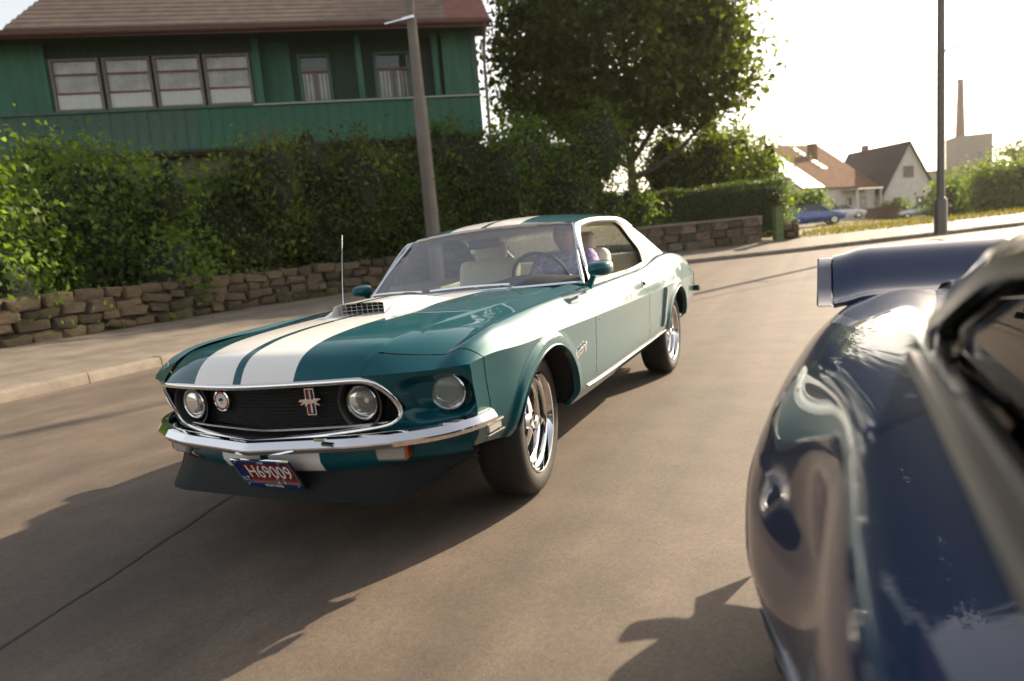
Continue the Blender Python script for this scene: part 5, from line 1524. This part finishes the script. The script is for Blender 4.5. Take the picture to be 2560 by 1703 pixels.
# round badge on the other side
Mr = np.array([[0, 1, 0], [-1, 0, 0], [0, 0, 1]], float)
bc = (-.260, gback(-.26) - .03, .646)
MB().lathe([(.044, -.006), (.044, .002), (.039, .004), (.037, .002)], 32, Mr, bc).ob('badge_rim', M['chrome'], grille)
MB().lathe([(.0375, .0015), (.030, .002)], 32, Mr, bc).ob('badge_ring', simple('badge_orange', (.55, .10, .05), .4), grille)
MB().lathe([(.030, .002), (.0005, .003)], 32, Mr, bc).ob('badge_face', M['white'], grille)
Bf = frame((bc[0], bc[1] - .0035, bc[2]), (1, 0, 0), (0, 0, 1))
b = MB().prism([(-.014, .004), (-.006, .012), (.006, .013), (.013, .006), (.009, -.002), (.002, .002), (-.005, -.004), (-.010, -.002)], Bf, .001); b.ob('badge_mark', simple('badge_navy', (.02, .03, .12), .4), grille)
b = MB().prism([(-.008, -.010), (.004, -.013), (.010, -.006), (.002, -.005)], Bf, .001); b.ob('badge_mark', simple('badge_yellow', (.6, .4, .04), .4), grille)

# turn signals, side marker, chin spoiler, plate ------------------------
for s in (1, -1):
    y = float(v0(np.array(.56))) + .045
    ts_ = MB().box((s * .56, y, .445), (.13, .035, .062), rz=s * .22).ob('turn_signal', M['lens'], car)
    ts_.modifiers.new('bevel', 'BEVEL').width = .012
    t2_ = MB().box((s * .617, y + .014, .450), (.018, .036, .05), rz=s * .22).ob('amber_end', M['amber'], ts_)
    sm = MB().box((s * .858, -.56, .475), (.016, .10, .035), rz=-s * .05).ob('side_marker', M['lens'], car)
    sm.modifiers.new('bevel', 'BEVEL').width = .005
    f2 = MB()
    f2.box((s * .862, -.56, .496), (.016, .115, .007), rz=-s * .10).box((s * .862, -.56, .454), (.016, .115, .005), rz=-s * .10)
    f2.ob('marker_bezel', M['chrome'], sm)
uu = np.concatenate([np.linspace(-.80, -.56, 10), np.linspace(-.54, .54, 30), np.linspace(.56, .80, 10)])
au = np.abs(uu)
tv = np.interp(au, [0, .5, .58, .72, .80], [-.84, -.80, -.77, -.66, -.60]); tw_ = np.interp(au, [0, .5, .62, .74, .80], [.385, .385, .39, .405, .405])
bv = np.interp(au, [0, .5, .60, .70, .80], [-.905, -.885, -.862, -.725, -.61]); bw = np.interp(au, [0, .5, .60, .70, .80], [.270, .272, .274, .328, .388])
k = np.linspace(0, 1, 7)
Pc = np.stack([np.stack([uu, tv + (bv - tv) * t, tw_ + (bw - tw_) * t - .012 * math.sin(math.pi * t)], -1) for t in k])
Pc2 = Pc[::-1].copy(); Pc2[..., 1] += .012; Pc2[..., 2] += .004
mob('chin_spoiler', np.concatenate([Pc, Pc2]).reshape(-1, 3), grid_faces(14, len(uu), flip=True), M['chin'], car, 40)

Pf_ = frame((.037, -.915, .385), (1, .0, 0), (0, -.07, .138))       # plate: leaning, bottom tucked back
def pbox(name, x0, x1, z0, z1, d0, d1, mat, par):
    m = Pf_ @ Matrix.Translation((0, 0, d0)); return MB().prism([(x0, z0), (x1, z0), (x1, z1), (x0, z1)], m, d1 - d0).ob(name, mat, par)
plate = pbox('licence_plate', -.142, .142, -.066, .066, 0, .003, M['plate'], car)
pbox('plate_band', -.142, -.112, -.066, .066, .003, .004, M['plate_blue'], plate)
fr = MB()
for (x0, x1, z0, z1) in ((-.150, .150, .064, .070), (-.150, .150, -.058, -.052), (-.150, -.143, -.058, .066), (.143, .150, -.058, .066)):
    fr.prism([(x0, z0), (x1, z0), (x1, z1), (x0, z1)], Pf_, .009)
fr.ob('plate_frame', M['chrome'], plate)
pbox('frame_band', -.150, .150, -.078, -.0585, 0, .0075, M['plate_blue'], plate)
pbox('frame_band', -.110, .142, .050, .0635, .0035, .0065, M['plate_blue'], plate)
tx = lambda n, t, size, mat, x, z, d=.0045: text_mesh(n, t, size, mat, plate, Pf_ @ Matrix.Translation((x, z, d)), extrude=.0005)
nb_ = text_mesh('plate_number', 'H69009', .096, M['white'], plate, Pf_ @ Matrix.Translation((.014, .002, .0045)) @ Matrix.Diagonal((.74, 1, 1, 1)), extrude=.0005)
tx('plate_country', 'LT', .028, M['white'], -.127, -.036)
tx('frame_text', '1969', .017, M['white'], 0.0, .0565, .007)
tx('frame_text', 'MUSTANG', .020, M['white'], .0, -.068, .008)
for x in (.030, .062):
    MB().lathe([(.0085, 0), (.007, .0012), (.0005, .0012)], 12, np.array(Pf_.to_3x3()) @ np.array([[0, 0, 1], [0, 1, 0], [1, 0, 0]], float), tuple((Pf_ @ Vector((x, -.042, .0035)))[:])).ob('plate_seal', M['chrome_soft'], plate)
for x, z in ((-.125, .062), (.10, .062), (-.13, -.062), (.13, -.062)):
    p = Pf_ @ Vector((x, z, .009)); MB().box(p[:], (.009, .004, .009)).ob('plate_screw', M['chrome'], plate)
MB().box((.0, -.90, .47), (.16, .05, .008)).ob('plate_bracket', M['black'], plate)
# small grille-lower badge above the bumper
MB().box((.34, -.93, .527), (.05, .012, .012)).ob('lower_emblem', M['chrome'], car)

# fender script
Sf = frame((.8935, .352, .585), (-.012, 1, .05), (.10, 0, 1))
text_mesh('fender_script', 'Mustang', .062, M['chrome'], car, Sf @ Matrix.Rotation(R(8), 4, 'Z'), shear=.45, extrude=.003)
Sf = frame((-.8935, .352, .585), (-.012, -1, -.05), (-.10, 0, 1))
text_mesh('fender_script', 'Mustang', .062, M['chrome'], car, Sf @ Matrix.Rotation(R(-8), 4, 'Z'), shear=.45, extrude=.003)
# lock button, fuel dot
MB().lathe([(.010, -.004), (.009, .004), (.0005, .005)], 16, None, (.893, .70, .698)).ob('side_bung', M['teal'], car)

# mirrors
for s, v, u, w in ((1, .69, .925, .968), (-1, 1.04, .925, .945)):
    rt = empty('door_mirror', (s * u, v, w), 0, car)
    t = np.linspace(0, 1, 13); a = np.linspace(0, 2 * math.pi, 28, endpoint=False)
    rows = []
    for k in t:
        y = -.07 + k * .11; r = (1 - (1 - k) ** 2.6) ** .5 if k < 1 else 1
        ce = np.sign(np.cos(a)) * np.abs(np.cos(a)) ** .7; se = np.sign(np.sin(a)) * np.abs(np.sin(a)) ** .7
        rows.append(np.stack([.066 * r * ce, np.full(28, y), .043 * r * se], -1))
    rows[0] = rows[0] * np.array([.02, 1, .02])
    MB().grid(np.array(rows), closed_v=True).ob('mirror_shell', M['teal'], rt, 60)
    MB().add(rows[-1] * np.array([.98, 1, .98]), [list(range(28))]).ob('mirror_glass', M['chrome'], rt)
    MB().sweep([(-s * .03, .0, -.028), (-s * .06, .04, -.06), (-s * .09, .09, -.10)], [(-.014, -.010), (.014, -.010), (.014, .010), (-.014, .010)], (0, 1, 0)).ob('mirror_stalk', M['teal'], rt, 60)

# antenna, wipers
an = MB().tube([(-.715, .575, .880), (-.716, .60, 1.02), (-.717, .63, 1.16), (-.718, .67, 1.325)], [.0032, .0026, .002, .0016], 6)
an.lathe([(.012, .0), (.012, .008), (.005, .02)], 12, np.array([[0, 1, 0], [0, 0, 1], [1, 0, 0]], float), (-.715, .575, .874)).ob('aerial', M['chrome'], car)
for (px, ex) in ((.36, -.20), (-.24, -.70)):
    wp = MB()
    pv_, pw = .76 + .03 * abs(px), .898
    sx = np.linspace(0, 1, 8)
    wp.tube(np.stack([px + (ex * .5 + px * .5 - px) * sx * .9, pv_ + .015 + .01 * sx + .05 * np.abs(px + (ex - px) * .5 * sx) ** 2, pw + .004 + .022 * np.sin(sx * 2.4)], -1), [.006, .006, .005, .005, .004, .004, .0035, .003], 6)
    bx = np.linspace(px - .02, ex, 14); aa = np.abs(bx) / .752
    wp.sweep(np.stack([bx, .772 + .115 * aa ** 2.2 + .006, np.full(14, .921) + .006 * np.sin(np.linspace(0, 3.1, 14))], -1), [(-.006, -.004), (.006, -.004), (.004, .006), (-.004, .006)], (0, 0, 1))
    wp.lathe([(.016, 0), (.015, .014), (.008, .022), (.0005, .023)], 14, np.array([[0, 1, 0], [0, 0, 1], [1, 0, 0]], float), (px, pv_ + .012, .886))
    wp.ob('wiper', M['chrome_soft'], car)

# interior --------------------------------------------------------------
def rounded(name, c, d, r, mat, par, rx=0):
    o = MB().box((0, 0, 0), d).ob(name, mat, par)
    o.location = c; o.rotation_euler = (rx, 0, 0)
    b = o.modifiers.new('bevel', 'BEVEL'); b.width = r; b.segments = 4
    return o
a = np.linspace(-1, 1, 25); t = np.linspace(0, 1, 12)
A_, T_ = np.meshgrid(a, t, indexing='ij')
dz = .885 + .035 * np.sin(math.pi * T_ * .6) - .16 * sstep(.7, 1, T_) + .045 * np.exp(-((A_ * .72 - .36) / .2) ** 2) * np.sin(math.pi * np.clip(T_ * 1.1, 0, 1))
dy = .80 + .11 * np.abs(A_) ** 2.2 + T_ * .30
dash = mob('dashboard', np.stack([A_ * .73, dy, dz], -1).reshape(-1, 3), grid_faces(25, 12), M['dash'], car)
Mr2 = np.array(Euler((R(-62), 0, 0)).to_matrix())
stw = MB(); th = np.linspace(0, 2 * math.pi, 40)
stw.tube(np.stack([.36 + .19 * np.cos(th), 1.22 - .07 * np.sin(th), .90 + .176 * np.sin(th)], -1), .011, 8, cap=False)
for ang in (.1, math.pi - .1, -math.pi / 2):
    stw.tube([(.36, 1.20, .89), (.36 + .19 * math.cos(ang), 1.22 - .07 * math.sin(ang), .90 + .176 * math.sin(ang))], .009, 6)
stw.tube([(.36, 1.20, .89), (.36, .98, .80)], .02, 8)
stw.ob('steering_wheel', M['dash'], car)
for s in (1, -1):
    seat = empty('seat', (s * .36, 1.55, .45), 0, car)
    rounded('seat_cushion', (0, 0, 0), (.50, .54, .18), .06, M['cream'], seat, R(6))
    rounded('seat_back', (0, .31, .30), (.50, .15, .62), .06, M['cream'], seat, R(-16))
    rounded('headrest', (0, .43, .65), (.27, .10, .15), .045, M['cream'], seat, R(-14))
rb = empty('rear_seat', (0, 2.35, .46), 0, car)
rounded('seat_cushion', (0, 0, 0), (1.25, .46, .18), .06, M['cream'], rb)
rounded('seat_back', (0, .30, .27), (1.25, .16, .50), .06, M['cream'], rb, R(-18))
MB().box((0, 2.86, .915), (1.36, .36, .02)).ob('parcel_shelf', M['cream'], car)
for s in (1, -1):
    y = np.linspace(.95, 2.9, 12); z = np.linspace(.38, .885, 6)
    Y, Z = np.meshgrid(y, z, indexing='ij')
    mob('trim_panel', np.stack([s * (.742 - .02 * (Y > 2.4) + 0 * Z), Y, np.minimum(Z, .885)], -1).reshape(-1, 3), grid_faces(12, 6), M['cream'], car)
    # inner side of the pillars
    Pi = np.stack([O_ for O_ in []]) if False else None
rounded('interior_mirror', (0, 1.19, 1.17), (.23, .02, .06), .009, M['black'], car)

# the driver ------------------------------------------------------------
J = {'pelvis': (.36, 1.66, .62, .15), 'waist': (.36, 1.70, .76, .135), 'chest': (.36, 1.74, .93, .155), 'neckb': (.36, 1.745, 1.03, .065), 'neck': (.36, 1.735, 1.07, .056),
     'shl': (.53, 1.735, 1.00, .072), 'ell': (.60, 1.56, .84, .050), 'wrl': (.53, 1.33, .88, .032),
     'shr': (.19, 1.735, 1.00, .072), 'elr': (.13, 1.54, .84, .050), 'wrr': (.21, 1.32, .88, .032)}
Eg = [('pelvis', 'waist'), ('waist', 'chest'), ('chest', 'neckb'), ('neckb', 'neck'), ('chest', 'shl'), ('shl', 'ell'), ('ell', 'wrl'), ('chest', 'shr'), ('shr', 'elr'), ('elr', 'wrr')]
drv = person_mesh('person', J, Eg, M['cloth'], None)
drv.matrix_world = car.matrix_world
tag(drv, 'driver in a pale patterned shirt behind the wheel of the teal coupe', 'person')
# legs
for s in (-1, 1):
    person_mesh('trouser_leg', {'a': (.36 + s * .09, 1.62, .60, .10), 'b': (.36 + s * .11, 1.22, .66, .075), 'c': (.36 + s * .10, .93, .44, .05)}, [('a', 'b'), ('b', 'c')], M['trousers'], drv)
# head: ellipsoid with nose, brow, chin, ears
th = np.linspace(0, math.pi, 26); ph = np.linspace(0, 2 * math.pi, 40, endpoint=False)
TH, PH = np.meshgrid(th, ph, indexing='ij')
X = np.sin(TH) * np.cos(PH); Y = np.sin(TH) * np.sin(PH); Z = np.cos(TH)
face = np.clip(-Y, 0, 1)
jaw = np.clip(-Z, 0, 1)
sx_ = .076 * (1 - .22 * jaw); sy_ = .098 * (1 - .10 * jaw); sz_ = .125
px_, py_, pz_ = X * sx_, Y * sy_ , Z * sz_
py_ -= .026 * np.exp(-((X) / .16) ** 2 - ((Z + .12) / .20) ** 2) * (face > .3)          # nose
py_ += .010 * (np.exp(-((np.abs(X) - .36) / .16) ** 2 - ((Z - .08) / .12) ** 2)) * (face > .2)   # eye sockets
py_ -= .008 * np.exp(-((X) / .3) ** 2 - ((Z + .52) / .08) ** 2) * (face > .3)             # lips
py_ -= .010 * np.exp(-((X) / .3) ** 2 - ((Z + .82) / .12) ** 2)                           # chin
hc = np.array((.36, 1.705, 1.165))
# keep it inside the cabin
head = mob('head', (np.stack([px_, py_, pz_], -1) * .93 + hc).reshape(-1, 3), grid_faces(26, 40, cv=True), M['skin'], drv, 80)
hm = (TH < 1.45) & ((Y > -.55) | (Z > .62))
hv_ = np.stack([px_ * 1.06, py_ * 1.06 + .004, pz_ * 1.06], -1).reshape(-1, 3) * .93 + hc
f_ = np.where(((Z > .55) | ((Y > .05) & (Z > -.35))), 1, -1).ravel()
V_, F_ = clip(hv_, grid_faces(26, 40, cv=True), f_)
mob('hair', V_, F_, M['hair'], drv, 80)
for s in (1, -1):
    MB().lathe([(.0005, .012), (.02, .008), (.026, 0), (.02, -.006)], 12, np.diag([s * .8, .7, 1.2]), tuple(hc + np.array([s * .070, .012, -.01]))).ob('ear', M['skin'], drv, 80)
    MB().lathe([(.0005, .008), (.006, .005), (.009, 0)], 10, np.array([[0, 1, 0], [-1, 0, 0], [0, 0, 1]], float), tuple(hc + np.array([s * .027, -.076, .010]))).ob('eye', M['dash'], drv, 80)
# hands on the rim: palm and five curled fingers, one skinned mesh each
for hx, s in ((.53, 1), (.20, -1)):
    J = {'w': (hx, 1.335, .88, .026), 'p': (hx, 1.29, .895, .030), 'q': (hx, 1.255, .90, .028)}
    E2 = [('w', 'p'), ('p', 'q')]
    for i, dx in enumerate((-.027, -.009, .009, .027)):
        ln = (.026, .031, .029, .022)[i]
        J['a%d' % i] = (hx + dx, 1.238, .908, .0095); J['b%d' % i] = (hx + dx, 1.212, .915 - .004, .0088); J['c%d' % i] = (hx + dx * .9, 1.203, .915 - ln, .0078)
        E2 += [('q', 'a%d' % i), ('a%d' % i, 'b%d' % i), ('b%d' % i, 'c%d' % i)]
    J['t0'] = (hx - s * .030, 1.275, .893, .011); J['t1'] = (hx - s * .042, 1.245, .893, .0095); J['t2'] = (hx - s * .040, 1.222, .89, .008)
    E2 += [('p', 't0'), ('t0', 't1'), ('t1', 't2')]
    person_mesh('hand', J, E2, M['skin'], drv, 1)
# ------------------------------------------------------------------ the dark blue fastback beside the camera
bcar = empty('fastback_car', (2.80, -3.75, 0))
tag(bcar, 'dark blue fastback with rear wing, close at the right edge', 'car')
build_car(bcar, dict(paint=M['blue'], paint_s=M['blue'], fast=True, wide=0))
for s, v, uo in ((1, 0, .85), (-1, 0, .85), (1, WB, .91), (-1, WB, .91)):
    wr, Mw = wheel(bcar, s, v, uo, 0)
    wr.matrix_basis = Mw
# rear wing with end plates, standing on two stalks
x = np.linspace(-1, 1, 41); t_ = np.linspace(0, 1, 16)
rows = []
for k in x:
    e = sstep(.86, 1, abs(k))
    zt_ = .892 + .010 * (1 - k * k) + .128 * sstep(.12, .92, t_) + .006 * t_ - .022 * e
    zl = zt_ - .028 * np.sin(math.pi * np.clip(t_ * .96 + .02, 0, 1)) ** .6 - .004
    yy = 3.335 + .355 * t_ + .03 * (1 - k * k) * 0
    rows.append(np.concatenate([np.stack([np.full(16, k * .775), yy, zt_], -1), np.stack([np.full(16, k * .775), yy, zl], -1)[::-1]]))
MB().grid(np.array(rows), closed_v=True).ob('rear_wing', M['blue'], bcar, 50)
for s in (1, -1):
    pl = [(3.325, .866), (3.40, .876), (3.50, .908), (3.60, .968), (3.67, .996), (3.70, .998), (3.715, .980), (3.715, .93), (3.66, .872), (3.58, .845), (3.46, .845), (3.37, .86)]
    m_ = MB(); mm = frame((s * .775, 0, 0), (0, 1, 0), (0, 0, 1)); m_.prism(pl, mm, s * .05)
    o = m_.ob('wing_end', M['blue'], bcar, 40); bv_ = o.modifiers.new('bevel', 'BEVEL'); bv_.width = .018; bv_.segments = 4
    P = []
    for t in np.linspace(0, 1, 6):
        hw = .045 + .025 * (1 - t); cy = 3.50 + .02 * t; z = .84 + t * .08; ww = .05 - .015 * t
        P.append([(s * .69 + ww * math.cos(q), cy + hw * math.sin(q), z) for q in np.linspace(0, 2 * math.pi, 16, endpoint=False)])
    MB().grid(np.array(P), closed_v=True).ob('wing_stalk', M['blue'], bcar, 60)
# side glass and cabin
for s in (1, -1):
    y = np.linspace(1.06, 2.13, 16); t = np.linspace(0, 1, 6)
    top = np.interp(y, [1.06, 1.36, 1.6, 1.78, 1.90, 2.02, 2.13], [.95, 1.075, 1.09, 1.07, 1.04, 1.0, .962]); bot = np.full(16, .925)
    Z = bot[:, None] + (top - bot)[:, None] * t
    P = np.stack([s * (.628 - (Z - .925) * .14), np.broadcast_to(y[:, None], Z.shape), Z], -1)
    mob('side_window', P.reshape(-1, 3), grid_faces(len(P), 6, flip=s < 0), M['glass_dark'], bcar)
MB().box((0, 1.7, .64), (1.18, 1.6, .46)).ob('cabin_lining', M['dash'], bcar)
for s in (1, -1):
    o = MB().box((0, 0, 0), (.46, .15, .50)).ob('seat_back', M['dash'], bcar); o.location = (s * .30, 1.75, .72); o.rotation_euler = (R(-16), 0, 0)
    b_ = o.modifiers.new('bevel', 'BEVEL'); b_.width = .06; b_.segments = 3
# window frame trim (satin bright strip round the quarter window)
for s in (1, -1):
    ii = np.array([(2.08,.93,.640),(2.14,.962,.634),(2.02,1.005,.626),(1.90,1.045,.620),(1.78,1.075,.617),(1.6,1.097,.615)])
    tt = np.linspace(0, 5, 40); kk = np.arange(6)
    P = np.stack([s * (pchip(kk, ii[:, 2], tt) + .012), pchip(kk, ii[:, 0], tt), pchip(kk, ii[:, 1], tt)], -1)
    low = np.stack([np.full(12, s * .652), np.linspace(1.1, 2.05, 12), np.full(12, .930)], -1)
    MB().sweep(np.concatenate([low, P]), [(-.012, -.006), (.012, -.006), (.012, .006), (-.012, .006)], (s, 0, 0.2)).ob('quarter_window_trim', M['chrome_soft'], bcar, 50)

# broad satin belt moulding below the side glass
for s in (1, -1):
    y = np.linspace(1.05, 2.09, 14)
    MB().sweep(np.stack([s * np.interp(y, [1.05, 1.3, 2.09], [.690, .668, .662]), y, np.full(14, .934)], -1), [(-.022, -.004), (.022, -.010), (.022, .000), (-.016, .007)], (0, 0, 1)).ob('belt_moulding', simple('satin_grey_trim', (.11, .095, .08), .4), bcar, 50)

# ------------------------------------------------------------------ evening haze in the air
hz = MB().box((20, 110, 21), (420, 400, 50)).ob('haze', None)
hm = bpy.data.materials.new('haze_air'); hm.use_nodes = True
hn = hm.node_tree.nodes; hn.remove(hn['Principled BSDF'])
pv = hn.new('ShaderNodeVolumePrincipled')
pv.inputs['Color'].default_value = (1.0, .95, .88, 1)
pv.inputs['Density'].default_value = .00022
pv.inputs['Anisotropy'].default_value = .45
hm.node_tree.links.new(pv.outputs[0], hn['Material Output'].inputs['Volume'])
hz.data.materials.clear(); hz.data.materials.append(hm)
hz['kind'] = 'stuff'
tag(hz, 'thin warm evening haze over the whole street', 'haze')
